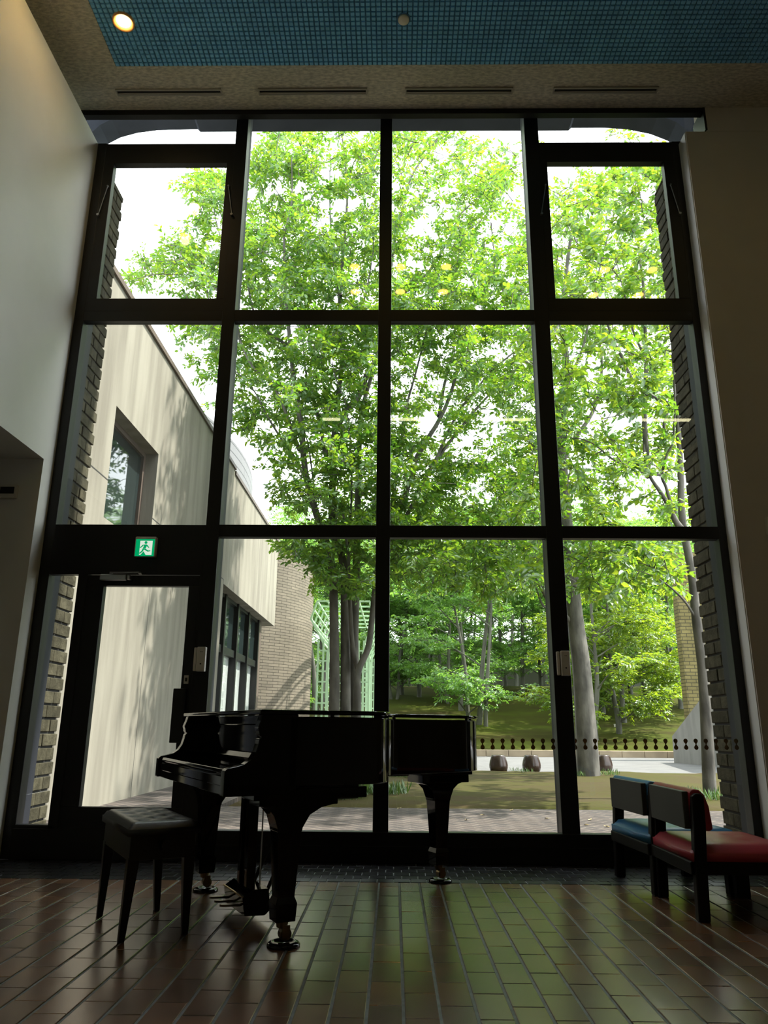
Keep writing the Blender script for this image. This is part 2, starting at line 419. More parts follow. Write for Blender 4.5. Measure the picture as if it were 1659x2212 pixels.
# ------------------------------------------------------------------ the window wall
Z2B, Z2T, Z1B, Z1T = 2.372, 2.472, 4.305, 4.412
wn = thing('window_1', 'tall black framed window wall of four columns', 'window', kind='structure')
FR = M['frame']
MULL = {'left_mullion': (-1.513, -1.403), 'middle_mullion': (-0.152, -0.040), 'right_mullion': (1.198, 1.328)}
for nm, (a, b) in MULL.items():
    bx(a, b, YW, YW + 0.11, 0.0, 6.82).build('mullion', FR, wn, bevel=0.004)
    bx(a + 0.012, b - 0.012, YW + 0.11, 5.965, 0.0, 6.82).build('mullion_fin', M['fin'], wn)
bx(-2.806, -2.722, YW, YW + 0.11, 0.0, 6.18).build('jamb', FR, wn, bevel=0.004)
bx(-2.806, -2.735, YW + 0.11, 5.965, 0.0, 6.15).build('jamb_fin', M['fin'], wn)
bx(2.556, 2.64, YW, YW + 0.11, 0.0, 6.18).build('jamb', FR, wn, bevel=0.004)
bx(2.570, 2.64, YW + 0.11, 5.965, 0.0, 6.15).build('jamb_fin', M['fin'], wn)
for (za, zb) in ((Z1B, Z1T),):
    bx(-2.74, 2.58, YW + 0.003, YW + 0.075, za, zb).build('transom', FR, wn, bevel=0.003)
bx(-1.45, 2.58, YW + 0.003, YW + 0.075, Z2B, Z2T).build('transom', FR, wn, bevel=0.003)
bx(-3.25, 2.82, YW + 0.003, YW + 0.1, 6.74, 6.82).build('head', FR, wn)
for (a, b) in ((-3.25, -1.50), (1.31, 2.70)):
    bx(a, b, YW + 0.003, YW + 0.09, 6.115, 6.172).build('transom', FR, wn)
bx(-2.74, 2.58, YW - 0.012, YW + 0.075, 0.0, 0.205).build('kick_plate', FR, wn, bevel=0.004)
bx(-1.45, 2.58, YW - 0.02, YW - 0.012, 0.10, 0.112).build('kick_rib', FR, wn)
YG = YW + 0.05
for (a, b, c, d) in ((-1.41, -0.145, 0.2, Z2B), (-0.05, 1.205, 0.2, Z2B), (1.32, 2.56, 0.2, Z2B),
                     (-2.73, -1.51, 2.46, Z1B), (-1.41, -0.145, Z2T, Z1B), (-0.05, 1.205, Z2T, Z1B), (1.32, 2.56, Z2T, Z1B),
                     (-1.41, -0.145, Z1T, 6.75), (-0.05, 1.205, Z1T, 6.75), (-3.25, -1.505, 6.165, 6.75), (1.32, 2.80, 6.165, 6.75)):
    bx(a, b, YG, YG + 0.008, c, d).build('pane', M['glass'], wn)
# hourglass shaped safety stickers on the two right lower panes
drop = []
for k in range(15):
    a = R(-28 + 236 * k / 14); drop.append((0.0158 * math.cos(a), 0.0238 + 0.0158 * math.sin(a)))
drop = [(0.0028, 0.0)] + drop + [(-0.0028, 0.0)]
st_me = MB().prism(drop, 0, 0.0012).prism([(x, -y) for x, y in reversed(drop)], 0, 0.0012)
st0 = None
xs = [0.58 + 0.0745 * k for k in range(9)] + [1.338 + 0.0741 * k for k in range(17)]
for x in xs:
    if st0 is None:
        st0 = st_me.build('sticker', M['brown_film'], wn); s = st0
    else:
        s = st0.copy(); COL.objects.link(s); s.parent = wn
    s.rotation_euler = (R(90), 0, 0); s.location = (x, YG - 0.0006, 0.809 + 0.007 * (x - 0.58))

# two top hung casements
for nm, (a, b, ga, gb), side, lab in (('window_2', (-2.73, -1.505, -2.632, -1.577), 1, 'black top hung casement in the left column of the window wall'),
                                      ('window_3', (1.32, 2.565, 1.392, 2.462), -1, 'black top hung casement in the right column of the window wall')):
    c = thing(nm, lab, 'window', kind='structure')
    y0, y1 = YW + 0.002, YW + 0.07
    zb, zt = 4.525, 5.955
    MB().box(a, b, y0, y1, 4.40, zb).box(a, b, y0, y1, zt, 6.12).box(a, ga, y0, y1, zb, zt).box(gb, b, y0, y1, zb, zt).build('sash', FR, c, bevel=0.003)
    bx(ga - 0.01, gb + 0.01, YG, YG + 0.008, zb - 0.01, zt + 0.01).build('pane', M['glass'], c)
    for xx in ((a + 0.02, ga - 0.025), (gb + 0.085, gb + 0.035)) if side > 0 else ((a - 0.01, ga - 0.03), (gb + 0.085, gb + 0.035)):
        s = MB().tube([(xx[0], y0 - 0.012, 5.385), (xx[1], y0 - 0.012, 5.69)], 0.0045, 6)
        s.tube([(xx[0], y0 - 0.03, 5.375), (xx[0], y0 + 0.0, 5.375)], 0.012, 8).tube([(xx[1], y0 - 0.02, 5.69), (xx[1], y0, 5.69)], 0.008, 8)
        s.build('stay', M['steel'], c)

# glazed door in the left column with its sidelight and panel above
dr = thing('door_1', 'black framed glazed door beside the piano', 'door', kind='structure')
MB().box(-2.42, -1.52, YW + 0.006, YW + 0.07, 0.03, 0.352).box(-2.42, -1.52, YW + 0.006, YW + 0.07, 1.972, 2.055) \
    .box(-2.42, -2.282, YW + 0.006, YW + 0.07, 0.352, 1.972).box(-1.612, -1.52, YW + 0.006, YW + 0.07, 0.352, 1.972).build('leaf', FR, dr, bevel=0.004)
bx(-2.29, -1.6, YG, YG + 0.008, 0.34, 1.98).build('pane', M['glass'], dr)
MB().box(-1.652, -1.56, YW - 0.045, YW + 0.01, 0.80, 1.19).build('lock_case', FR, dr, bevel=0.006)
cl = MB().box(-2.30, -2.09, YW - 0.055, YW + 0.01, 2.005, 2.055).box(-2.09, -2.06, YW - 0.05, YW + 0.01, 2.012, 2.05)
cl.build('closer', M['steel'], dr, bevel=0.008)
MB().bar((-2.22, YW - 0.05, 2.066), (-1.985, YW - 0.075, 2.062), 0.022, 0.01).bar((-1.985, YW - 0.075, 2.062), (-2.0, YW, 2.068), 0.022, 0.01) \
    .tube([(-2.22, YW - 0.03, 2.05), (-2.22, YW - 0.03, 2.075)], 0.014, 10).build('closer_arm', M['steel'], dr)
df = thing('window_4', 'black door surround with narrow sidelight and solid panel above the door', 'window', kind='structure')
MB().box(-2.74, -1.50, YW + 0.001, YW + 0.075, 2.062, 2.468).box(-2.49, -2.415, YW + 0.001, YW + 0.08, 0.0, 2.07).box(-1.53, -1.50, YW + 0.001, YW + 0.08, 0, 2.07) \
    .box(-2.74, -2.45, YW + 0.001, YW + 0.075, 0, 0.228).build('surround', FR, df, bevel=0.003)
bx(-2.735, -2.48, YG, YG + 0.008, 0.22, 2.07).build('pane', M['glass'], df)
ss = thing('wall_switch', 'small pale switch plate on the black door stile', 'switch', (-1.572, YW + 0.004, 1.257))
bx(-0.018, 0.018, -0.010, 0.004, -0.032, 0.032).build('plate', M['white_plastic'], ss, bevel=0.003)
bx(-0.008, 0.008, -0.014, -0.009, -0.014, 0.014).build('rocker', M['screw'], ss, bevel=0.002)
for (cx, cz, lab) in ((-1.474, 1.407, 'offwhite sensor box on the black post beside the door'), (1.272, 1.395, 'offwhite sensor box on the right black window post')):
    sb = thing('sensor_box', lab, 'sensor', (cx, YW, cz), group='sensor boxes on the window posts')
    bx(-0.022, 0.045, -0.045, 0.0, -0.092, 0.092).build('case', M['white_plastic'], sb, bevel=0.006)
    bx(-0.05, -0.027, -0.026, 0.0, -0.088, 0.088).build('magnet', M['white_plastic'], sb, bevel=0.005)
    MB().lathe([(0, 0), (0.006, 0), (0.006, 0.003), (0, 0.003)], 10, (0.012, -0.045, -0.035), 'Y').build('screw', M['screw'], sb)
    MB().lathe([(0, 0), (0.003, 0), (0.003, 0.003), (0, 0.003)], 8, (0.008, -0.045, 0.055), 'Y').lathe([(0, 0), (0.003, 0), (0.003, 0.003), (0, 0.003)], 8, (0.018, -0.045, 0.055), 'Y').build('indicator', M['screw'], sb)

# exit sign
ex = thing('exit_sign', 'green running man emergency exit sign above the glazed door', 'sign', (-1.968, YW, 2.276))
bx(-0.083, 0.083, -0.05, 0.0, -0.08, 0.08).build('housing', M['white_plastic'], ex, bevel=0.006)
bx(-0.074, 0.074, -0.052, -0.049, -0.078, 0.060).build('green_panel', M['sign_green'], ex)
MX = Matrix.Translation((0, -0.0525, -0.009)) @ Matrix.Rotation(R(90), 4, 'X')
door_poly = [(-0.040, -0.060), (-0.030, -0.060), (-0.008, -0.030), (0.012, -0.060), (0.058, -0.060), (0.058, 0.055), (-0.040, 0.055)]
MB().prism(door_poly, 0, 0.0008, MX).build('white_doorway', M['sign_white'], ex)
mn = MB(); MX2 = Matrix.Translation((0, -0.0538, -0.009)) @ Matrix.Rotation(R(90), 4, 'X')
mn.prism([(0.006 + 0.0115 * math.cos(t * math.pi / 8), 0.040 + 0.0115 * math.sin(t * math.pi / 8)) for t in range(16)], 0, 0.0008, MX2)
for poly in ([(-0.018, 0.022), (0.012, 0.026), (0.018, 0.018), (0.006, -0.010), (-0.014, -0.004), (-0.008, 0.012)],
             [(0.010, 0.024), (0.020, 0.020), (0.036, 0.000), (0.030, -0.004), (0.014, 0.012)],
             [(-0.018, 0.022), (-0.034, 0.004), (-0.042, 0.006), (-0.038, -0.002), (-0.030, -0.003), (-0.012, 0.014)],
             [(-0.006, -0.008), (0.006, -0.010), (0.030, -0.024), (0.046, -0.022), (0.046, -0.030), (0.026, -0.034), (-0.002, -0.018)],
             [(-0.014, -0.004), (-0.002, -0.010), (-0.012, -0.032), (-0.034, -0.052), (-0.042, -0.046), (-0.022, -0.026)]):
    mn.prism(poly, 0, 0.0008, MX2)
mn.build('running_man', M['sign_green'], ex)

# ceiling fittings
for (a, b, lab) in ((-2.528, -1.573, 'leftmost linear air slot in the beige ceiling border'), (-1.244, -0.265, 'second linear air slot from the left in the ceiling border'),
                    (0.075, 1.038, 'third linear air slot from the left in the ceiling border'), (1.398, 2.329, 'rightmost linear air slot in the beige ceiling border')):
    v = thing('air_slot', lab, 'vent', ((a + b) / 2, 5.375, ZC), group='linear air slots in the ceiling border')
    w = (b - a) / 2
    MB().box(-w, w, -0.035, -0.020, -0.014, 0).box(-w, w, 0.020, 0.035, -0.014, 0).box(-w, -w + 0.012, -0.02, 0.02, -0.014, 0).box(w - 0.012, w, -0.02, 0.02, -0.014, 0).build('frame', M['vent'], v, bevel=0.002)
    bx(-w + 0.012, w - 0.012, -0.02, 0.008, -0.0015, 0.002).build('slot', M['frame'], v)
    bx(-w + 0.012, w - 0.012, 0.008, 0.02, -0.010, 0.0).build('blade', M['vent'], v)


def downlight(x, y, glow, label, group=None, r=0.075):
    d = thing('downlight', label, 'ceiling light', (x, y, ZC - 0.006), group=group)
    MB().lathe([(r * 0.60, 0.002), (r * 0.90, -0.016), (r, -0.014), (r, 0.004)], 28).build('ring', M['lamp_ring'], d, smooth=True)
    MB().lathe([(0, -0.022), (r * 0.40, -0.018), (r * 0.62, -0.002), (r * 0.62, 0.004), (0, 0.004)], 24).build('lamp', glow, d, smooth=True)
    return d


d1 = downlight(-2.216, 4.672, M['lamp_glow'], 'lit warm downlight in the blue ceiling panel near the left wall', r=0.088)
sp = bpy.data.lights.new('downlight_beam', 'SPOT'); sp.energy = 3.5; sp.color = (1.0, 0.62, 0.25); sp.spot_size = R(150); sp.spot_blend = 0.8; sp.shadow_soft_size = 0.05
for xx, yy in ((-2.216, 4.672), (-2.46, 4.15)):
    so = bpy.data.objects.new('downlight_beam', sp); COL.objects.link(so); so.location = (xx, yy, ZC - 0.06)
for (x, y) in ((-2.46, 4.15), (-0.51, 3.55), (0.057, 3.55), (0.62, 3.55), (-0.53, 3.0), (0.058, 3.0), (0.62, 3.0), (2.6, 3.48), (3.18, 3.48), (2.6, 2.92), (3.19, 2.92)):
    downlight(x, y, M['lamp_soft'], 'round warm downlight overhead whose glow mirrors in the upper panes', 'downlights mirrored in the upper panes', r=0.10)
for (xa, xb) in ((-1.35, -1.0), (-0.2, 0.7), (1.55, 2.5), (4.4, 5.4)):
    f = thing('fluorescent_light', 'fluorescent ceiling light whose strip mirrors in the middle panes', 'ceiling light', ((xa + xb) / 2, -1.1, ZC), group='fluorescent lights mirrored in the middle panes')
    w = (xb - xa) / 2
    bx(-w, w, -0.06, 0.06, -0.05, 0.0).build('housing', M['white_plastic'], f)
    for yy in (-0.03, 0.03): MB().tube([(-w + 0.02, yy, -0.065), (w - 0.02, yy, -0.065)], 0.014, 8).build('tube', M['tube_glow'], f)
det = thing('smoke_detector', 'round cream detector disc on the blue ceiling panel', 'detector', (0.053, 4.666, ZC - 0.006))
MB().lathe([(0, -0.022), (0.038, -0.022), (0.044, -0.016), (0.046, 0), (0, 0)], 28).build('body', M['detector'], det, smooth=True)
MB().lathe([(0.046, 0.002), (0.047, -0.004), (0.056, -0.003), (0.056, 0.002)], 28).build('base_ring', M['blue_back'], det)
th = thing('thermostat', 'small grey control box on the dark corridor wall', 'thermostat', (-3.045, 5.56, 2.68))
bx(-0.075, 0.075, -0.03, 0, -0.055, 0.055).build('case', M['white_plastic'], th, bevel=0.006)
bx(-0.055, 0.055, -0.033, -0.029, -0.02, 0.035).build('display', M['screw'], th)
rb = thing('call_button', 'small pale box on the shaded right wall', 'switch', (2.90, YC, 2.43))
bx(-0.05, 0.05, -0.04, 0, -0.07, 0.07).build('case', M['white_plastic'], rb, bevel=0.006)
bx(-0.02, 0.02, -0.046, -0.038, -0.02, 0.02).build('button', M['screw'], rb, bevel=0.004)

# ------------------------------------------------------------------ grand piano
PI_ = thing('grand_piano', 'glossy black grand piano with closed lid in front of the window', 'piano', (-0.8085, 4.203, 0), R(28.11))
side = [(0.36, -0.745), (0.455, -0.722), (0.53, -0.65), (0.583, -0.54), (0.632, -0.42), (0.70, -0.30), (0.80, -0.212), (0.95, -0.158), (1.12, -0.120), (1.30, -0.078), (1.44, -0.022), (1.55, 0.07),
        (1.612, 0.19), (1.63, 0.34), (1.60, 0.50), (1.53, 0.63), (1.42, 0.715), (1.28, 0.745)]
curve = [(p.x, p.y) for p in spline([(x, y, 0) for x, y in side], 6)]


def outline(front, grow=0.0):
    pts = [(front, -0.745 - grow)] + list(curve) + [(front, 0.745 + grow)]
    if grow:
        out = []
        for i, p in enumerate(pts):
            a = Vector(pts[max(i - 1, 0)]); b = Vector(pts[min(i + 1, len(pts) - 1)]); t = (b - a).normalized()
            if i in (0, len(pts) - 1): out.append(p)
            else: out.append((p[0] + t.y * grow, p[1] - t.x * grow))
        return out
    return pts


rim = MB().prism(outline(-0.02), 0.666, 0.970).build('rim', M['piano'], PI_, bevel=0.004)
rim.data.shade_smooth(); rim.data.set_sharp_from_angle(angle=R(30))
lid_poly = outline(-0.168, 0.012)
front_flap = [(-0.168, -0.757), (0.16, -0.757), (0.16, 0.757), (-0.168, 0.757)]
main = [(0.163, -0.757)] + [p for p in lid_poly[1:-1]] + [(0.163, 0.757)]
MB().prism(main, 0.979, 0.999).build('lid', M['piano'], PI_, bevel=0.006)
MB().prism(front_flap, 0.979, 0.999).build('lid_flap', M['piano'], PI_, bevel=0.006)
for aa in (-0.1, 0.1, 0.5, 0.9): MB().tube([(aa, 0.768, 0.97), (aa + 0.08, 0.768, 0.97)], 0.007, 8).build('lid_hinge', M['brass'], PI_)
for (aa, bb) in ((1.44, 0.0), (1.50, 0.05), (0.82, -0.19), (0.2, -0.73), (0.2, 0.73)):
    MB().lathe([(0, 0), (0.010, 0), (0.010, 0.010), (0, 0.010)], 10, (aa, bb + 0.012, 0.9695)).build('lid_bumper', M['piano_satin'], PI_)
# arms with scroll profile (a, z)
arm = [(-0.312, 0.632), (-0.312, 0.735), (-0.300, 0.748), (-0.265, 0.754), (-0.225, 0.764), (-0.195, 0.785), (-0.176, 0.815), (-0.166, 0.85), (-0.163, 0.872), (-0.152, 0.880), (-0.163, 0.889),
       (-0.166, 0.905), (-0.172, 0.92), (-0.166, 0.935), (-0.160, 0.950), (-0.152, 0.979), (0.02, 0.979), (0.02, 0.632)]
MA = Matrix(((1, 0, 0, 0), (0, 0, 1, 0), (0, 1, 0, 0), (0, 0, 0, 1)))
for (b0, b1) in ((-0.745, -0.685), (0.685, 0.745)):
    MB().prism(arm, b0, b1, MA).build('arm', M['piano'], PI_, bevel=0.004)
kb = MB().box(-0.300, 0.02, -0.70, 0.70, 0.632, 0.690)
kb.build('keybed', M['piano'], PI_, bevel=0.004)
bx(-0.302, -0.275, -0.685, 0.685, 0.668, 0.716).build('key_slip', M['piano'], PI_, bevel=0.006)
fall = [(-0.296, 0.716), (-0.302, 0.728), (-0.292, 0.742), (-0.20, 0.748), (-0.10, 0.762), (-0.075, 0.775), (-0.060, 0.800), (-0.04, 0.802), (-0.03, 0.70), (-0.28, 0.70)]
MB().prism(fall, -0.682, 0.682, MA).build('fallboard', M['piano'], PI_, bevel=0.003)
MB().box(-0.058, -0.02, -0.68, 0.68, 0.800, 0.978).box(-0.066, -0.056, -0.56, 0.56, 0.93, 0.936).build('music_desk', M['piano'], PI_, bevel=0.003)
bx(-0.045, -0.030, -0.5, 0.5, 0.9705, 0.9755).build('name_felt', M['felt'], PI_)
# under frame and soundboard beams
ub = MB().box(0.30, 1.12, 0.18, 0.68, 0.635, 0.668).box(-0.02, 0.36, -0.69, 0.70, 0.60, 0.664)
ub.build('under_frame', M['piano_satin'], PI_, bevel=0.006)
KN = MB().tube([(-0.10, -0.36, 0.632), (-0.10, -0.36, 0.610)], 0.010, 8).tube([(-0.10, -0.40, 0.632), (-0.10, -0.40, 0.615)], 0.014, 8)
KN.build('under_knob', M['piano_satin'], PI_)


def piano_leg(a, b, sgn_plate, plates):
    lg = MB(); n0 = 0.056
    for (x0, x1, y0, y1, z0, z1) in plates: lg.box(x0, x1, y0, y1, z0, z1)
    lo = min(p[0] for p in plates[-1:]); hi = max(p[1] for p in plates[-1:]); zt = plates[-1][4]
    fl_, fr = lo + 0.01, hi - 0.01
    prof = [(fl_, zt + 0.002), (fl_ + (a - 0.062 - fl_) * 0.45, zt - 0.012), (fl_ + (a - 0.062 - fl_) * 0.8, zt - 0.042), (a - 0.060, zt - 0.095), (a - 0.058, zt - 0.11),
            (a + 0.058, zt - 0.11), (a + 0.060, zt - 0.095), (fr + (a + 0.062 - fr) * 0.8, zt - 0.042), (fr + (a + 0.062 - fr) * 0.45, zt - 0.012), (fr, zt + 0.002)]
    lg.prism(prof, b - 0.058, b + 0.058, MA)
    t, m = 0.056, 0.040
    z_top = zt - 0.10
    vs = [(a + i * t, b + j * t, z_top) for i, j in ((-1, -1), (1, -1), (1, 1), (-1, 1))] + [(a + i * m, b + j * m, 0.20) for i, j in ((-1, -1), (1, -1), (1, 1), (-1, 1))]
    vs += [(a + i * 0.050, b + j * 0.050, 0.175) for i, j in ((-1, -1), (1, -1), (1, 1), (-1, 1))] + [(a + i * 0.045, b + j * 0.045, 0.102) for i, j in ((-1, -1), (1, -1), (1, 1), (-1, 1))]
    fs = [(0, 1, 2, 3), (12, 15, 14, 13)]
    for k in range(3):
        for i in range(4): fs.append((4 * k + i, 4 * k + 4 + i, 4 * k + 4 + (i + 1) % 4, 4 * k + (i + 1) % 4))
    lg.add(vs, fs)
    o = lg.build('leg', M['piano'], PI_, bevel=0.003)
    c = MB().tube([(a, b, 0.105), (a, b, 0.075)], [0.030, 0.024], 14).tube([(a + 0.014, b - 0.02, 0.048), (a + 0.014, b + 0.02, 0.048)], 0.026, 16)
    c.box(a - 0.006, a + 0.03, b - 0.026, b - 0.02, 0.035, 0.085).box(a - 0.006, a + 0.03, b + 0.02, b + 0.026, 0.035, 0.085)
    c.build('caster', M['pedal'], o, bevel=0.0015)
    MB().lathe([(0, 0), (0.072, 0), (0.074, 0.006), (0.066, 0.016), (0.045, 0.022), (0.040, 0.014), (0, 0.012)], 30, (a + 0.01, b, 0)).build('caster_cup', M['piano'], o, smooth=True)


piano_leg(0.022, -0.63, 1, [(-0.16, 0.397, -0.70, -0.52, 0.606, 0.655), (-0.13, 0.252, -0.69, -0.54, 0.580, 0.612)])
piano_leg(0.0, 0.63, 1, [(-0.16, 0.397, 0.52, 0.70, 0.606, 0.655), (-0.13, 0.252, 0.54, 0.69, 0.580, 0.612)])
piano_leg(1.385, 0.277, 1, [(1.19, 1.575, 0.16, 0.40, 0.636, 0.664), (1.215, 1.560, 0.18, 0.375, 0.588, 0.64)])
# pedal lyre
ly = MB()
for bb in (0.02, -0.105): ly.box(0.012, 0.058, bb - 0.022, bb + 0.022, 0.13, 0.605)
ly.box(-0.02, 0.09, -0.20, 0.13, 0.585, 0.61)
ly = ly.build('lyre', M['piano'], PI_, bevel=0.004)
MB().prism([(-0.015, 0.035), (-0.03, 0.12), (0.02, 0.15), (0.105, 0.15), (0.115, 0.05), (0.09, 0.03)], -0.205, 0.125, MA).build('pedal_box', M['piano'], ly, bevel=0.004)
MB().bar((-0.030, -0.205, 0.122), (-0.030, 0.125, 0.122), 0.006, 0.006).build('box_moulding', M['brass'], ly)
for bb in (0.055, -0.045, -0.145):
    MB().prism([(0.0, -0.007), (-0.07, -0.008), (-0.105, -0.013), (-0.125, -0.010), (-0.130, 0.0), (-0.125, 0.010), (-0.105, 0.013), (-0.07, 0.008), (0.0, 0.007)], 0.068, 0.078, Matrix.Translation((0, bb, 0)) @ Matrix.Rotation(R(4), 4, 'Y')).build('pedal', M['pedal'], ly, bevel=0.002)
rd = MB()
for bb in (0.055, -0.045, -0.145): rd.tube([(0.075, bb, 0.14), (0.075, bb, 0.61)], 0.004, 6)
rd.build('pedal_rod', M['steel'], ly)
br = MB()
for bb in (-0.15, 0.07): br.tube([(0.10, bb, 0.10), (0.33, bb, 0.60)], 0.010, 8)
br.build('lyre_brace', M['piano_satin'], ly)

# ------------------------------------------------------------------ piano bench
be = thing('piano_bench', 'black tufted piano bench in front of the keyboard', 'bench', (-1.222, 3.985, 0), R(30.5))
bw, bl = 0.165, 0.335
gx, gy = 20, 36; vs, fs = [], []
tufts = [(tx, ty) for tx in (-0.075, 0.075) for ty in (-0.23, -0.077, 0.077, 0.23)] + [(0, ty) for ty in (-0.153, 0, 0.153)]
for j in range(gy + 1):
    for i in range(gx + 1):
        x = -bw + 2 * bw * i / gx; y = -bl + 2 * bl * j / gy
        ed = min(bw - abs(x), bl - abs(y))
        z = 0.470 + 0.030 * min(1, ed / 0.035) ** 0.5
        for tx, ty in tufts: z -= 0.016 * math.exp(-((x - tx) ** 2 + (y - ty) ** 2) / 0.0007)
        vs.append((x, y, z))
for j in range(gy):
    for i in range(gx): fs.append((j * (gx + 1) + i, j * (gx + 1) + i + 1, (j + 1) * (gx + 1) + i + 1, (j + 1) * (gx + 1) + i))
seat = MB().add(vs, fs).box(-bw, bw, -bl, bl, 0.440, 0.4702)
seat = seat.build('seat', M['black_vinyl'], be, smooth=True)
for tx, ty in tufts: MB().lathe([(0, 0.005), (0.006, 0.004), (0.009, 0.0), (0.009, -0.006)], 10, (tx, ty, 0.486)).build('tuft_button', M['black_vinyl'], seat, smooth=True)
MB().box(-0.150, 0.150, -0.315, 0.315, 0.335, 0.442).build('apron', M['piano_satin'], be, bevel=0.004)
for sy in (-1, 1):
    MB().tube([(0, sy * 0.312, 0.40), (0, sy * 0.345, 0.40)], 0.008, 8).tube([(0, sy * 0.345, 0.40), (0, sy * 0.362, 0.40)], [0.022, 0.020], 16).build('height_knob', M['piano_satin'], be)
for sx in (-1, 1):
    for sy in (-1, 1):
        tx, ty, mx_, my_ = sx * 0.126, sy * 0.288, sx * 0.143, sy * 0.268
        mx_, my_ = sx * 0.142, sy * 0.266
        vs = [(tx + i * 0.026, ty + j * 0.026, 0.35) for i, j in ((-1, -1), (1, -1), (1, 1), (-1, 1))] + [(mx_ + i * 0.014, my_ + j * 0.014, 0.0) for i, j in ((-1, -1), (1, -1), (1, 1), (-1, 1))]
        MB().add(vs, [(0, 1, 2, 3), (4, 7, 6, 5)] + [(i, 4 + i, 4 + (i + 1) % 4, (i + 1) % 4) for i in range(4)]).build('leg', M['piano_satin'], be, bevel=0.003)


# ------------------------------------------------------------------ low lounge chairs
def lounge_chair(label, loc, rz, vinyl):
    c = thing('lounge_chair', label, 'chair', loc, rz, group='low lounge chairs by the window')
    hw = 0.288
    # padded backrest and its board
    pad = [(0.034, 0.425), (0.034, 0.610), (0.050, 0.626), (0.085, 0.622), (0.110, 0.600), (0.130, 0.54), (0.140, 0.43), (0.12, 0.42)]
    back = MB().prism(pad, -hw + 0.0, hw, MA).build('backrest', vinyl, c, bevel=0.01, seg=3)
    bx(0.004, 0.036, -hw + 0.03, hw - 0.03, 0.428, 0.612).build('back_board', M['chair_back'], back, bevel=0.004)
    sw = 0.30; nx_, ny_ = 16, 18; vs, fs = [], []
    for j in range(ny_ + 1):
        for i in range(nx_ + 1):
            x = 0.01 + 0.56 * i / nx_; y = -sw + 2 * sw * j / ny_
            ed = min(x - 0.01, 0.57 - x, sw - abs(y))
            z = 0.318 + 0.040 * min(1, max(ed, 0) / 0.05) ** 0.5
            for tx, ty in ((0.2, -0.1), (0.2, 0.1), (0.4, -0.1), (0.4, 0.1)): z -= 0.010 * math.exp(-((x - tx) ** 2 + (y - ty) ** 2) / 0.0012)
            vs.append((x, y, z))
    for j in range(ny_):
        for i in range(nx_): fs.append((j * (nx_ + 1) + i, j * (nx_ + 1) + i + 1, (j + 1) * (nx_ + 1) + i + 1, (j + 1) * (nx_ + 1) + i))
    st = MB().add(vs, fs).box(0.01, 0.57, -sw, sw, 0.278, 0.3185).build('seat', vinyl, c, smooth=True)
    for tx, ty in ((0.2, -0.1), (0.2, 0.1), (0.4, -0.1), (0.4, 0.1)): MB().lathe([(0, 0.004), (0.007, 0.003), (0.010, -0.002)], 10, (tx, ty, 0.348)).build('tuft_button', vinyl, st, smooth=True)
    MB().box(0.0, 0.54, -hw - 0.01, hw + 0.01, 0.215, 0.279).build('seat_frame', M['chair_wood'], c, bevel=0.006)
    for sy in (-1, 1):
        y0 = sy * hw
        MB().prism([(0.010, 0.0), (0.070, 0.0), (0.080, 0.26), (0.094, 0.45), (0.098, 0.592), (0.082, 0.606), (0.052, 0.606), (0.036, 0.592), (0.030, 0.45), (0.018, 0.26)], y0 - 0.026, y0 + 0.026, MA).build('leg', M['chair_wood'], c, bevel=0.008, seg=3)
        bx(0.46, 0.54, y0 - 0.026, y0 + 0.026, 0.0, 0.23).build('leg', M['chair_wood'], c, bevel=0.006)
    return c


lounge_chair('low chair with red vinyl seat at the right edge', (1.512, 4.465, 0), R(0.5), M['red_vinyl'])
lounge_chair('low chair with blue vinyl seat behind the red one', (1.465, 5.06, 0), R(5), M['blue_vinyl'])

# ================================================================== OUTSIDE
def slope_z(Y, x=0.0):
    if Y < 25.9: z = 0.0
    elif Y < 32: z = 0.20 + (Y - 25.9) * 0.136
    elif Y < 43: z = 1.03 + (Y - 32) * 0.19
    else: z = 3.12 + (Y - 43) * 0.05
    return z


struct(bx(-14, 16, 5.8, 9.46, -0.3, 0.0).build('ground_path', M['path']), 'pink grey paved path just outside the window', 'path')
# mossy soil bed, slightly uneven
vs, fs = [], []
nx_, ny_ = 120, 50
for j in range(ny_ + 1):
    for i in range(nx_ + 1):
        x = -2.1 + 20 * i / nx_; y = 9.46 + (17.05 - 9.46) * j / ny_
        e = min(1, j / 3, (ny_ - j) / 3, i / 3)
        vs.append((x, y, (-0.06 if min(i, j, ny_ - j) == 0 else 0.008) + e * (0.03 + 0.05 * noise.noise(Vector((x * 0.7, y * 0.7, 0))) + 0.012 * noise.noise(Vector((x * 4, y * 4, 3))))))
for j in range(ny_):
    for i in range(nx_): fs.append((j * (nx_ + 1) + i, j * (nx_ + 1) + i + 1, (j + 1) * (nx_ + 1) + i + 1, (j + 1) * (nx_ + 1) + i))
struct(MB().add(vs, fs).build('ground_bed', M['moss'], smooth=True), 'mossy bare soil bed between path and plaza', 'ground')
struct(bx(-14, 24, 17.0, 25.75, -0.3, 0.004).build('ground_plaza', M['plaza']), 'bright pale paved plaza beyond the soil bed', 'plaza')
kb_ = MB()
for i in range(56): kb_.box(-14 + i * 0.74, -14 + i * 0.74 + 0.728, 25.7, 26.0, 0, 0.212)
struct(kb_.build('kerb', M['kerb'], bevel=0.012), 'low pinkish stone kerb along the far side of the plaza', 'kerb')
struct(bx(-14, -2.09, 9.455, 17.0, -0.3, 0.003).build('ground_apron', M['path']), 'paved strip along the foot of the concrete wing', 'path')
vs, fs = [], []
nx_, ny_ = 110, 70
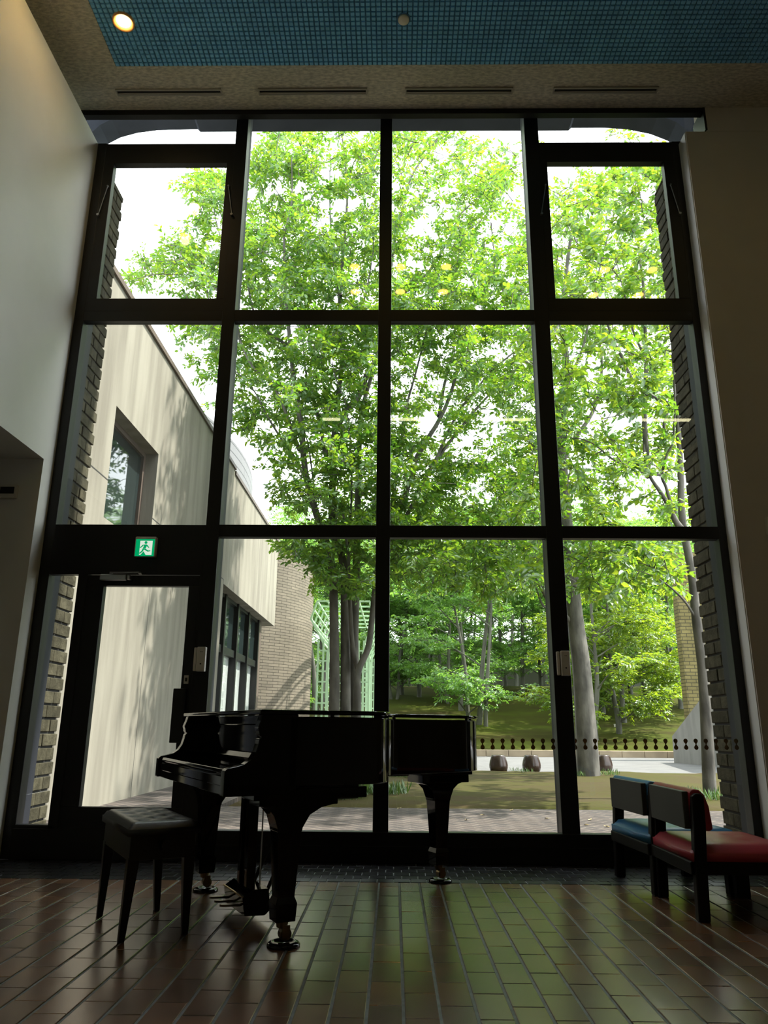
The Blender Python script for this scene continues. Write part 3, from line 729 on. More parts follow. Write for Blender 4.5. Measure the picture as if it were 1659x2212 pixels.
for j in range(ny_ + 1):
    for i in range(nx_ + 1):
        x = -30 + 80 * i / nx_; y = 25.95 + 54 * (j / ny_) ** 1.3
        vs.append((x, y, slope_z(y) + min(1, j / 4) * (0.12 * noise.noise(Vector((x * 0.25, y * 0.25, 5))) + 0.03 * noise.noise(Vector((x * 1.5, y * 1.5, 1))))))
for j in range(ny_):
    for i in range(nx_): fs.append((j * (nx_ + 1) + i, j * (nx_ + 1) + i + 1, (j + 1) * (nx_ + 1) + i + 1, (j + 1) * (nx_ + 1) + i))
struct(MB().add(vs, fs).build('ground_slope', M['slope'], smooth=True), 'shaded mossy lawn slope rising to the woodland', 'ground')


# brick piers either side of the window
def brick_pier(name, label, xf, xo, y0, y1, zt):
    t = thing(name, label, 'pier', kind='structure')
    s = 1 if xo > xf else -1
    MB().box(min(xf + s * 0.012, xo), max(xf + s * 0.012, xo), y0, y1 - 0.025, 0, zt - 0.01).build('mortar', M['mortar'], t)
    b = MB(); z = 0.0; k = 0
    while z < zt - 0.02:
        h = min(0.091, zt - z)
        ye = y1 + (0.012 if k % 2 else -0.010)
        cuts = [y0, y0 + 0.125, ye] if k % 2 else [y0, y0 + 0.225, ye]
        for a, c in zip(cuts[:-1], cuts[1:]):
            j = random.uniform(-0.003, 0.005)
            b.box(min(xf - s * j, xo), max(xf - s * j, xo), a + 0.004, c - 0.004, z, z + h)
        z += 0.1085; k += 1
    b.build('bricks', M['brick'], t, bevel=0.004, seg=1)


brick_pier('pier_left', 'olive grey brick pier outside the left end of the window', -2.75, -3.10, 5.93, 6.30, 6.02)
brick_pier('pier_right', 'olive grey brick pier outside the right end of the window', 2.60, 2.98, 5.93, 6.37, 6.10)

# concrete eave beam with curved haunches
pl = [(-3.6, 0.0), (-3.22, 0.0), (-3.22, 6.92), (-3.14, 7.02), (-3.02, 7.10), (-2.84, 7.16), (-2.62, 7.195), (-2.18, 7.205), (-2.15, 7.17), (1.87, 7.17), (1.90, 7.205), (2.26, 7.205), (2.52, 7.18), (2.75, 7.12),
      (2.93, 7.03), (3.03, 6.92), (3.03, 0.0), (3.4, 0.0), (3.4, 8.0), (-3.6, 8.0)]
eb = MB().prism(pl, 6.40, 6.66, MA)
for k in range(11): eb.lathe([(0, 0.0), (0.018, 0.0), (0.018, 0.004), (0.012, 0.004), (0.010, 0.001), (0, 0.001)], 12, (-2.95 + 0.575 * k, 6.40, 7.33), 'Y')
struct(eb.build('eave_beam', M['lintel']), 'grey concrete eave beam with curved haunches above the window', 'beam')

struct(bx(-6, 6.6, -6.6, 6.70, 7.55, 8.05).build('roof_slab', M['lintel']), 'flat roof slab over the hall and its eave', 'roof')
# ---- concrete wing on the left
XC, ZT = -3.473, 6.25
wg = thing('wall_wing', 'board marked concrete wing running away on the left', 'building', kind='structure')
b = MB()
b.box(XC - 0.32, XC, 6.75, 8.50, 0, ZT).box(XC - 0.32, XC, 10.22, 14.85, 0, ZT).box(XC - 0.32, XC, 8.50, 10.22, 0, 3.30).box(XC - 0.32, XC, 8.50, 10.22, 4.74, ZT)
b.box(XC - 0.55, XC, 14.85, 21.55, 3.68, ZT)
b.build('concrete_wall', M['concrete'], wg)
jt = MB()
for (y0, y1) in ((6.75, 8.50), (10.22, 14.85)): jt.box(XC - 0.002, XC + 0.0015, y0, y1, 3.755, 3.772)
for y in (7.9, 10.42, 12.7, 14.85): jt.box(XC - 0.002, XC + 0.0012, y, y + 0.010, 0, 3.76)
jt.build('wall_joint', M['mortar'], wg)  # thin mortar coloured strips along the joints of the concrete
MB().box(XC - 0.35, XC + 0.035, 6.75, 15.25, ZT, ZT + 0.075).box(XC - 0.35, XC + 0.03, 15.25, 21.58, ZT - 0.10, ZT - 0.02).build('parapet_cap', M['cap'], wg)
bx(XC - 0.6, XC - 0.33, 6.75, 21.5, ZT - 1, ZT).build('roof_edge', M['lintel'], wg)
w5 = thing('window_5', 'square upper window set deep in the concrete wing', 'window', kind='structure')
MB().box(XC - 0.26, XC - 0.18, 8.50, 8.56, 3.30, 4.74).box(XC - 0.26, XC - 0.18, 10.14, 10.22, 3.30, 4.74).box(XC - 0.26, XC - 0.18, 8.56, 10.14, 3.30, 3.37).box(XC - 0.26, XC - 0.18, 8.56, 10.14, 4.67, 4.74).build('frame', M['cap'], w5)
bx(XC - 0.235, XC - 0.22, 8.55, 10.15, 3.36, 4.68).build('pane', M['far_glass'], w5)
w6 = thing('window_6', 'black framed ribbon window under the concrete overhang', 'window', kind='structure')
XG = XC - 0.30
fr = MB(); ys = [14.85, 16.15, 17.5, 18.85, 20.25]
for y in ys: fr.box(XG - 0.06, XG + 0.10, y - 0.06, y + 0.06, 0.0, 3.68)
fr.box(XG - 0.05, XG + 0.06, 14.85, 20.3, 2.42, 2.58).box(XG - 0.05, XG + 0.06, 14.85, 20.3, 0.0, 0.22).box(XG - 0.05, XG + 0.06, 14.85, 20.3, 3.60, 3.68)
fr.build('frame', FR, w6)
for a, c in zip(ys[:-1], ys[1:]):
    bx(XG - 0.02, XG - 0.01, a + 0.05, c - 0.05, 2.55, 3.62).build('pane', M['far_glass'], w6)
    bx(XG - 0.02, XG - 0.01, a + 0.05, c - 0.05, 0.2, 2.45).build('pane', M['glass'], w6)
    bx(XG - 0.09, XG - 0.06, a + 0.72, c - 0.06, 0.1, 2.5).build('curtain', M['curtain'], w6)
bx(XG - 1.6, XG - 1.5, 14.8, 20.4, 0, 3.7).build('inner_wall', M['cap'], w6)
bx(XC - 3.0, XC - 0.20, 20.32, 20.6, 0, 3.7).build('end_wall', M['cap'], w6)


def drum(name, c, r, z0, z1, m, a0=-180, a1=180, n=96):
    me = bpy.data.meshes.new(name); vs, fs, uv = [], [], []
    for k in range(n + 1):
        a = R(a0 + (a1 - a0) * k / n)
        for z in (z0, z1): vs.append((c[0] + r * math.cos(a), c[1] + r * math.sin(a), z))
    for k in range(n):
        fs.append((2 * k, 2 * k + 2, 2 * k + 3, 2 * k + 1))
        u0, u1 = R(a0 + (a1 - a0) * k / n) * r, R(a0 + (a1 - a0) * (k + 1) / n) * r
        uv += [(u0, z0), (u1, z0), (u1, z1), (u0, z1)]
    top = [2 * k + 1 for k in range(n)]
    fs.append(tuple(top)); uv += [(0, 0)] * len(top)
    me.from_pydata(vs, [], fs); me.update()
    l = me.uv_layers.new(name='uv')
    for i, q in enumerate(uv): l.data[i].uv = q
    me.materials.append(m); o = bpy.data.objects.new(name, me); COL.objects.link(o)
    return o


rt = thing('round_tower', 'round pale brick tower beyond the end of the concrete wing', 'building', kind='structure')
o = drum('brick_drum', (-6.3, 25.2), 3.51, 0, 6.3, M['round_brick']); o.parent = rt
o = drum('coping', (-6.3, 25.2), 3.56, 6.3, 6.36, M['cap']); o.parent = rt
dm = drum('round_roof', (-21.3, 24.7), 16.0, 4.0, 10.0, M['drum'], n=200)
struct(dm, 'ribbed white round roof showing above the concrete parapet', 'building')

# ---- pale green trellis arbour
ta = thing('trellis_arbour', 'pale green lattice arbour behind the multi stemmed tree', 'arbour', (0, 0, 0))
prof = [(-1.90, 3.05), (-2.25, 3.69), (-2.09, 4.17), (-0.68, 4.17), (-0.50, 3.69), (-0.80, 3.05)]
rb_ = MB(); Y0, Y1 = 20.0, 25.6


def along(p, q, n): return [(p[0] + (q[0] - p[0]) * k / n, p[1] + (q[1] - p[1]) * k / n) for k in range(n + 1)]


nodes = along(prof[0], prof[1], 2) + along(prof[1], prof[2], 2)[1:] + along(prof[2], prof[3], 5)[1:] + along(prof[3], prof[4], 2)[1:] + along(prof[4], prof[5], 2)[1:]
for (x, z) in nodes: rb_.box(x - 0.020, x + 0.020, Y0, Y1, z - 0.020, z + 0.020)
y = Y0
while y <= Y1 + 0.01:
    for p, q in zip(nodes[:-1], nodes[1:]): rb_.bar((p[0], y, p[1]), (q[0], y, q[1]), 0.045)
    y += 0.93
rb_.build('lattice_roof', M['trellis'], ta)
for y in (20.0, 22.8, 25.6):
    for (xa, xb) in ((-2.03, -1.75), (-0.95, -0.68)):
        c = MB(); xm = (xa + xb) / 2
        for x in (xa, xm, xb): c.box(x - 0.024, x + 0.024, y - 0.024, y + 0.024, 0, 3.12)
        z = 0.15
        while z < 3.1: c.box(xa, xb, y - 0.02, y + 0.02, z - 0.02, z + 0.02); z += 0.27
        c.build('lattice_post', M['trellis'], ta)

# ---- far right: concrete ramp wedge and yellow brick wall
rp_ = MB()
pa, pb_, pc, pd_ = Vector((7.92, 22.3, 0.0)), Vector((8.15, 20.3, 0.0)), Vector((8.28, 20.3, 1.95)), Vector((7.93, 22.3, 0.72))
pb2 = Vector((8.6, 17.6, 0.0)); pc2 = Vector((8.6, 17.6, 3.4))
off = Vector((0.45, 0.02, 0))
vs = [pd_, pc2, Vector((8.6, 17.6, 0)), pa]
vs2 = [v + off for v in vs]
rp_.add(vs + vs2, [(0, 1, 2, 3), (7, 6, 5, 4), (0, 4, 5, 1), (1, 5, 6, 2), (2, 6, 7, 3), (3, 7, 4, 0)])
rw_ = rp_.build('ramp_wall', M['ramp']); struct(rw_, 'pale sloping concrete ramp wall at the right of the plaza', 'wall')
struct(bx(9.12, 13, 24.0, 24.4, 0, 6.5).build('wall_brick', M['pale_brick']), 'yellow brick wall seen behind the ramp on the right', 'wall')
zw = at(1000, 1475, 58).z
struct(bx(-8, 26, 58, 58.6, zw - 2.0, at(1000, 1390, 58).z).build('wall_far', M['bldg_far']), 'plain grey building wall far behind the woodland', 'building')

# ---- glazed barrel stools on the plaza edge
po = None
for (x, y, lab) in ((2.25, 16.95, 'brown glazed barrel stool left of centre beyond the piano tail'), (1.44, 16.95, 'brown glazed barrel stool half hidden by the piano tail'),
                    (2.985, 17.1, 'brown glazed barrel stool just left of the right window post'), (3.86, 17.3, 'brown glazed barrel stool hidden behind the thick grey trunk'),
                    (4.66, 17.55, 'brown glazed barrel stool just right of the thick grey trunk')):
    if po is None:
        po = MB().lathe([(0, 0), (0.155, 0), (0.178, 0.02), (0.198, 0.09), (0.200, 0.14), (0.186, 0.22), (0.160, 0.30), (0.142, 0.342), (0.132, 0.350), (0.10, 0.347), (0, 0.345)], 36).build('barrel_stool', M['pot'], smooth=True); p = po
    else:
        p = po.copy(); COL.objects.link(p)
    p.location = (x, y, 0.004); p.rotation_euler = (0, 0, x * 3)
    tag(p, lab, 'stool', 'glazed barrel stools')

sg = at(1338, 1606, 29.4)
sn = thing('plant_sign', 'tiny white name plate on a stick in the lawn', 'sign', (sg.x, 29.4, slope_z(29.4)))
MB().tube([(0, 0, 0), (0, 0, 0.34)], 0.012, 6).build('stick', M['cap'], sn)
MB().box(-0.11, 0.11, -0.015, 0.0, 0.32, 0.44, Matrix.Rotation(R(-25), 4, 'X')).build('plate', M['white_plastic'], sn)


# ================================================================== TREES
def leaves(name, base, axis, nrm, length, width, m, parent, fold=0.10):
    """one mesh of many folded leaf blades; arrays of shape (N,3), lengths (N,)"""
    axis = axis / np.linalg.norm(axis, axis=1, keepdims=True)
    side = np.cross(nrm, axis); side /= np.maximum(np.linalg.norm(side, axis=1, keepdims=True), 1e-6)
    nr = np.cross(axis, side)
    l = length[:, None]; w = width[:, None]
    V = np.stack([base, base + axis * l * 0.30 + side * w * 0.46 + nr * l * fold, base + axis * l * 0.72 + side * w * 0.34 + nr * l * fold * 0.4,
                  base + axis * l - nr * l * 0.10, base + axis * l * 0.72 - side * w * 0.34 + nr * l * fold * 0.4, base + axis * l * 0.30 - side * w * 0.46 + nr * l * fold], 1)
    n = len(base); k = np.arange(n)[:, None] * 6
    Q = np.concatenate([k + np.array([[0, 1, 2, 3]]), k + np.array([[3, 4, 5, 0]])], 1).reshape(-1, 4)
    return np_mesh(name, V.reshape(-1, 3), Q, m, parent)


def spray_leaves(P, D, per, tw, ll, asp, up_tilt=0.55):
    """leaf bases and directions for twigs at P pointing along D"""
    n = len(P)
    t = (np.tile(np.arange(per), n).reshape(n, per) + RNG.uniform(0, 0.6, (n, per))) / per
    base = P[:, None, :] + D[:, None, :] * (t[..., None] - 0.35) * tw
    base = base + RNG.normal(0, 0.012, base.shape) * (tw / 0.3)
    up = np.array([0, 0, 1.0]) + RNG.normal(0, up_tilt, (n, 1, 3))
    sd = np.cross(np.broadcast_to(up, base.shape), np.broadcast_to(D[:, None, :], base.shape))
    sd /= np.maximum(np.linalg.norm(sd, axis=2, keepdims=True), 1e-6)
    sg_ = np.where(np.arange(per) % 2 == 0, 1.0, -1.0)[None, :, None]
    ax = D[:, None, :] * 0.75 + sd * sg_ * RNG.uniform(0.5, 1.0, (n, per, 1)) + RNG.normal(0, 0.22, base.shape) + np.array([0, 0, -0.18])
    nr = np.broadcast_to(up, base.shape) + RNG.normal(0, 0.35, base.shape)
    L = ll * RNG.uniform(0.65, 1.2, (n, per))
    return base.reshape(-1, 3), ax.reshape(-1, 3), nr.reshape(-1, 3), L.ravel(), (L * asp).ravel()


def connect(stem_nodes, P, maxd=3.0):
    """join each twig to the nearest wood already grown; returns start points and unit directions"""
    nodes = np.array(stem_nodes); d0 = np.array([np.min(((nodes - p) ** 2).sum(1)) for p in P]); order = np.argsort(d0)
    buf = np.zeros((len(nodes) + len(P) * 4, 3)); buf[:len(nodes)] = nodes; cnt = len(nodes)
    S = np.zeros_like(P)
    for i in order:
        j = np.argmin(((buf[:cnt] - P[i]) ** 2).sum(1)); S[i] = buf[j]; v = P[i] - S[i]; L = np.linalg.norm(v)
        k = min(3, int(L / 0.25))
        for q in range(k): buf[cnt] = S[i] + v * (q + 1) / (k + 1); cnt += 1
        buf[cnt] = P[i]; cnt += 1
    D = P - S
    return S, D


def twig_mesh(mb_v, mb_q, S, P, r0, r1):
    """three sided twigs with a light bow"""
    n = len(S); D = P - S; L = np.linalg.norm(D, axis=1, keepdims=True) + 1e-6; d = D / L
    ref = np.tile(np.array([[0.3, 0.9, 0.2]]), (n, 1)); x = np.cross(d, ref); x /= np.linalg.norm(x, axis=1, keepdims=True); y = np.cross(d, x)
    mid = S + D * 0.5 + np.array([0, 0, 0.05]) * L + RNG.normal(0, 0.03, (n, 3)) * L
    rings = []
    for p, r in ((S, r0), (mid, (r0 + r1) / 2), (P, r1)):
        for k in range(3):
            a = 2 * math.pi * k / 3; rings.append(p + r * (math.cos(a) * x + math.sin(a) * y))
    V = np.stack(rings, 1).reshape(-1, 3); b = np.arange(n)[:, None] * 9
    q = []
    for s_ in (0, 3):
        for k in range(3): q.append([s_ + k, s_ + (k + 1) % 3, s_ + 3 + (k + 1) % 3, s_ + 3 + k])
    Q = (b[:, None, :] + np.array(q)[None]).reshape(-1, 4)
    mb_q.append(Q + sum(len(v) for v in mb_v)); mb_v.append(V)


def stem_mesh(stems, name, m, parent, twigs=None, n=9):
    """stems: list of (points, start radius, end radius); returns wood nodes"""
    V, Q, nodes = [], [], []
    cnt = 0
    for pts, r0, r1 in stems:
        P = spline(pts, 5) if len(pts) > 2 else [Vector(p) for p in pts]
        ln = [0.0]
        for a, b in zip(P[:-1], P[1:]): ln.append(ln[-1] + (b - a).length)
        mbx = MB(); mbx.tube(P, [r0 + (r1 - r0) * (s / ln[-1]) ** 0.8 for s in ln], n, cap=False)
        V.append(np.array([tuple(v) for v in mbx.v])); Q.append(np.array(mbx.f) + cnt); cnt += len(mbx.v)
        for a, b in zip(P[:-1], P[1:]):
            k = max(1, int((b - a).length / 0.25))
            nodes += [tuple(a.lerp(b, i / k)) for i in range(k)]
    if twigs is not None:
        for (S, P, r0, r1) in twigs(nodes):
            v, q = [], []; twig_mesh(v, q, S, P, r0, r1); V.append(v[0]); Q.append(q[0] + cnt); cnt += len(v[0])
    np_mesh(name, np.concatenate(V), np.concatenate(Q), m, parent, smooth=True)
    return nodes


# foliage plan of the three near trees: 40 px cells of the photograph, density 0..3, first cell at (240, 280)
PLAN = ['........23212232222........11..', '.......1333122222121111.....2332'[:31], '....2322333.2321221133...123332', '....33212212221211232..12232222', '....1221233112222.1221.11232122',
        '....12233332231 2.132112.332222'.replace(' ', '')[:31], '..123223332232232123222223332232'[:31], '.22333232333322113333232222 1232'.replace(' ', ''), '.111122223333223333323222332232',
        '....112223332233333223323222222', '...1232222233333333333222321232', '....122222233333222322332 232122'.replace(' ', '')[:31], '....122323232331 2322333221 12322'.replace(' ', ''),
        '.....222222332121113332332222322'[:31], '.....11223332212211222223123322', '......132223233 22.22.22222.1232'.replace(' ', ''), '.......1222232332.21.2223212222', '........122233332221133 32212221'.replace(' ', ''),
        '........' + '.12322' + '3' + '22' + '23' + '3233' + '22' + '222221', '........' + '.22322' + '3' + '23' + '32' + '1233' + '22' + '322112', '........' + '.12232' + '3' + '33' + '32' + '2233' + '22' + '221.12',
        '........' + '..2323' + '3' + '33' + '33' + '3333' + '22' + '221..2', '........' + '.22222' + '2' + '33' + '33' + '3333' + '23' + '233332', '........' + '..2222' + '2' + '22' + '23' + '3333' + '22' + '333332',
        '........' + '...222' + '2' + '11' + '22' + '2333' + '22' + '333322']
YA, YB, YCt = 13.5, 15.7, 10.8
spr = {'A': [], 'B': [], 'C': []}
for r, row in enumerate(PLAN):
    row = row.ljust(31, '2')
    for c, ch in enumerate(row[:31]):
        if ch == '.': continue
        n_at = {'1': 7, '2': 20, '3': 38}[ch]
        px, py = 240 + 40 * c, 280 + 40 * r
        if c <= 15: w = {'A': 1.0}
        elif c <= 18: w = {'A': 0.75, 'B': 0.25}
        elif c <= 21: w = {'A': 0.5, 'B': 0.5}
        elif c <= 23: w = {'A': 0.15, 'B': 0.55, 'C': 0.3}
        elif c <= 26: w = {'B': 0.5, 'C': 0.5}
        else: w = {'B': 0.2, 'C': 0.8}
        if c > 16 and r < 9: w = {k: v for k, v in w.items()}
        for t, f in w.items():
            Yt = {'A': YA, 'B': YB, 'C': YCt}[t]; sc = {'A': 1.0, 'B': 1.2, 'C': 0.62}[t]
            n = int(round(n_at * f * sc + random.random() * 0.7))
            nc = max(1, int(round(n / 9)))
            cs = [(px + random.uniform(0, 40), py + random.uniform(0, 40), Yt + random.gauss(0, 0.9)) for _ in range(nc)]
            for k in range(n):
                q = cs[k % nc]; p = at(q[0] + random.gauss(0, 10), q[1] + random.gauss(0, 9), max(8.2, q[2] + random.gauss(0, 0.25)))
                if p.x < -3.2 and p.z < 6.6: continue
                if p.x < -5.0 and p.y > 20: continue
                spr[t].append(p)


def pl_(Y, *pts, y1=None):
    n = len(pts); return [at(p[0], p[1], Y + ((y1 - Y) * i / (n - 1) if y1 else 0)) for i, p in enumerate(pts)]


def near_tree(name, label, key, stems, leaf, ll, asp, per, tw):
    base = stems[0][0][0]
    t = thing(name, label, 'tree', (base[0], base[1], 0.0))
    P = np.array([tuple(p) for p in spr[key]]); res = {}

    def twigs(nodes):
        S, D = connect(nodes, P); res['D'] = D
        return [(S, P, 0.010, 0.0035)]
    off = Vector(t.location)
    stem_mesh(stems, 'trunk', M['bark'], None, twigs); tr = bpy.context.scene.objects['trunk'] if False else COL.objects[-1]
    D = res['D'] / np.maximum(np.linalg.norm(res['D'], axis=1, keepdims=True), 1e-6)
    D = D + RNG.normal(0, 0.45, D.shape); D[:, 2] = D[:, 2] * 0.5 - 0.05; D /= np.linalg.norm(D, axis=1, keepdims=True)
    lv = leaves('foliage', *spray_leaves(P, D, per, tw, ll, asp), leaf, None)
    lv['kind'] = 'stuff'
    for o in (tr, lv):
        o.parent = t; o.matrix_parent_inverse = Matrix.Translation(-off)
    return t


gA = at(728, 1655, YA).x
stA = [
    ([Vector((gA - 0.10, YA, -0.1))] + pl_(YA, (722, 1530), (722, 1400), (719, 1250), (708, 1185), (690, 1131), (671, 1070), (662, 1035), (655, 979), (652, 931), (640, 850), (633, 806), (628, 757), (624, 714), (620, 660), (615, 569), (614, 511), (619, 488), (628, 449), (631, 414), (630, 340), y1=12.9), 0.115, 0.012),
    (pl_(YA, (661, 1035), (638, 991), (609, 950), (575, 895), (556, 856), (530, 820), (505, 800), y1=12.7), 0.035, 0.008),
    (pl_(YA, (647, 974), (614, 883), (585, 825), (548, 796), (517, 733), (490, 660), (467, 625), (420, 600), (390, 593), (330, 594), (285, 606), y1=12.2), 0.04, 0.006),
    (pl_(YA, (517, 733), (500, 600), (470, 490), (455, 420), (440, 380), y1=13.6), 0.022, 0.006),
    (pl_(YA, (679, 1059), (667, 967), (650, 900), (648, 835), y1=12.6), 0.018, 0.008),
    (pl_(YA, (637, 757), (604, 735), (575, 715), (556, 695), (540, 640), (530, 560), (545, 480), y1=13.2), 0.035, 0.008),
    (pl_(YA, (620, 660), (597, 640), (575, 590), (558, 540), y1=13.9), 0.02, 0.008),
    (pl_(YA, (615, 569), (640, 530), (665, 500), (690, 470), y1=13.2), 0.016, 0.006),
    (pl_(YA, (628, 449), (610, 430), (590, 400), (575, 360), y1=13.0), 0.012, 0.005),
    ([Vector((gA + 0.10, YA + 0.1, -0.1))] + pl_(YA + 0.1, (746, 1530), (745, 1300), (742, 1220), (725, 1170), (717, 1131), (719, 1028), (722, 943), (727, 883), (736, 811), (739, 777), (736, 704), (734, 636), (742, 540), (749, 453), (750, 395), (744, 337), (738, 280), (736, 220), y1=13.9), 0.11, 0.012),
    (pl_(YA, (729, 919), (751, 883), (775, 856), (794, 806), (816, 772), (830, 700), (840, 620), (846, 560), (854, 508), (871, 448), (879, 409), (898, 364), (929, 325), (956, 284), (975, 240), y1=14.3), 0.07, 0.010),
    (pl_(14.2, (879, 409), (865, 370), (852, 335), (848, 290)), 0.018, 0.006),
    (pl_(YA, (705, 985), (691, 919), (676, 859), (660, 800), (655, 740), y1=14.2), 0.05, 0.015),
    (pl_(YA, (742, 540), (765, 510), (785, 485), y1=14.2), 0.02, 0.006),
    (pl_(YA, (736, 640), (720, 560), (714, 480), (712, 400), (715, 330), y1=15.0), 0.035, 0.008),
    (pl_(YA, (784, 660), (797, 600), (806, 540), (805, 500), (795, 470), y1=13.0), 0.018, 0.007),
    ([Vector((gA + 0.26, YA + 0.3, -0.1))] + pl_(YA + 0.3, (768, 1530), (764, 1400), (768, 1270), (771, 1170), (774, 1030), (780, 900), (800, 820), (815, 770), (820, 700), y1=14.6), 0.12, 0.03),
    (pl_(YA, (753, 1180), (760, 1040), (753, 919), (744, 863), (727, 822), (717, 782), y1=12.8), 0.025, 0.010),
    ([Vector((gA + 0.36, YA - 0.2, -0.1))] + pl_(YA - 0.2, (772, 1500), (774, 1450), (795, 1400), (803, 1340), (812, 1250), (822, 1200), (868, 1131), (892, 1088), (914, 1044), (931, 1011), (948, 979), (969, 931), (994, 885), (1032, 837), (1061, 803), (1109, 762), (1150, 733), (1190, 700), y1=14.6), 0.075, 0.012),
    (pl_(13.6, (774, 1450), (762, 1400), (756, 1300), (752, 1200), (740, 1100), y1=13.2), 0.05, 0.02),
    (pl_(14.0, (931, 1011), (969, 958), (1013, 902), (1051, 859), (1109, 801), (1160, 790), y1=15.2), 0.045, 0.012),
    (pl_(13.8, (868, 1100), (892, 1008), (921, 953), (945, 914), (965, 873), (984, 815), (1003, 738), (1010, 680), y1=15.4), 0.07, 0.02),
    (pl_(14.6, (948, 900), (960, 830), (978, 760), (985, 700), y1=15.6), 0.045, 0.015),
    (pl_(13.6, (840, 1130), (854, 1040), (868, 943), (878, 878), (900, 798), (924, 700), (935, 640), y1=13.4), 0.04, 0.012),
    (pl_(14.0, (820, 720), (850, 650), (898, 617), (941, 566), (970, 515), (994, 465), (1023, 436), (1052, 400), (1075, 360), y1=14.6), 0.035, 0.008),
    (pl_(13.6, (750, 395), (765, 350), (790, 310)), 0.012, 0.005),
]
near_tree('multi_stemmed_tree', 'tall multi stemmed tree in the middle of the view behind the piano', 'A', stA, M['leaf_a'], 0.104, 0.55, 10, 0.34)

xB = at(1272, 1678, YB).x
stB = [
    ([Vector((xB + 0.02, YB, -0.1)), Vector((xB, YB, 0.12))] + pl_(YB, (1265, 1560), (1256, 1440), (1243, 1340), (1234, 1250), (1226, 1165), (1220, 1085), (1214, 1000), (1210, 940), (1215, 860), (1222, 780), (1215, 700), (1222, 600), (1235, 500), (1250, 420)), 0.24, 0.02),
    (pl_(YB, (1240, 1350), (1205, 1315), (1180, 1290), (1153, 1237), (1131, 1201), (1095, 1169), (1060, 1150), y1=14.8), 0.06, 0.015),
    (pl_(YB, (1205, 1315), (1175, 1310), (1160, 1275), (1152, 1250), y1=15.2), 0.03, 0.012),
    (pl_(YB, (1222, 1120), (1165, 1076), (1119, 1052), (1080, 1032), (1049, 1011), (1010, 1000), y1=15.0), 0.05, 0.012),
    (pl_(YB, (1214, 1000), (1240, 950), (1266, 914), (1283, 883), (1295, 840), (1300, 780), (1290, 700), (1280, 600), y1=16.2), 0.06, 0.015),
    (pl_(YB, (1212, 960), (1180, 900), (1150, 840), (1130, 790), (1115, 720), (1090, 640), (1070, 560), (1060, 480), y1=15.4), 0.05, 0.012),
    (pl_(YB, (1216, 860), (1240, 800), (1262, 740), (1280, 650), (1300, 560), (1330, 450), y1=15.2), 0.04, 0.01),
    (pl_(YB, (1222, 780), (1190, 700), (1170, 620), (1150, 560), y1=16.2), 0.03, 0.008),
]
near_tree('thick_trunked_tree', 'tree with thick smooth grey trunk right of the window post', 'B', stB, M['leaf_a'], 0.112, 0.55, 10, 0.36)

xC = at(1535, 1730, YCt).x
stC = [
    ([Vector((xC + 0.01, YCt, -0.1))] + pl_(YCt, (1533, 1700), (1526, 1560), (1518, 1440), (1505, 1340), (1495, 1240), (1478, 1150), (1472, 1090), (1471, 1040), (1466, 931), (1460, 840), (1455, 760), (1448, 680), (1440, 560), (1430, 450)), 0.095, 0.015),
    (pl_(YCt, (1478, 1150), (1459, 1125), (1442, 1088), (1425, 1061), (1400, 1020), (1390, 960), y1=10.2), 0.055, 0.012),
    (pl_(YCt, (1459, 1110), (1447, 1080), (1438, 1050), (1430, 1027), (1440, 985), (1454, 950), (1458, 859), (1456, 800), y1=10.5), 0.028, 0.012),
    (pl_(10.6, (1430, 1027), (1380, 1018), (1327, 994), (1286, 962), (1254, 948), (1204, 945), (1185, 950), y1=10.0), 0.022, 0.006),
    (pl_(YCt, (1400, 1030), (1397, 1011), (1411, 987), (1435, 950), (1435, 912), (1450, 870), y1=11.2), 0.045, 0.02),
    (pl_(YCt, (1462, 880), (1430, 866), (1385, 844), (1363, 815), (1336, 755), (1312, 700), (1290, 640), (1271, 581), (1242, 516), (1225, 470), y1=11.0), 0.035, 0.007),
    (pl_(YCt, (1400, 1030), (1392, 900), (1396, 800), (1394, 709), (1390, 620), (1380, 540), (1375, 440), (1370, 360), y1=11.8), 0.05, 0.010),
    (pl_(11.3, (1395, 770), (1378, 740), (1365, 705), (1350, 640), (1330, 560)), 0.025, 0.006),
    (pl_(YCt, (1505, 1340), (1480, 1300), (1440, 1262), (1400, 1240), (1350, 1225), y1=10.4), 0.02, 0.006),
    (pl_(YCt, (1495, 1250), (1470, 1230), (1430, 1215), (1380, 1190), (1330, 1180), y1=11.4), 0.02, 0.006),
]
near_tree('slim_leaning_tree', 'slim leaning tree with broad leaves beside the right brick pier', 'C', stC, M['leaf_c'], 0.105, 0.62, 9, 0.30)


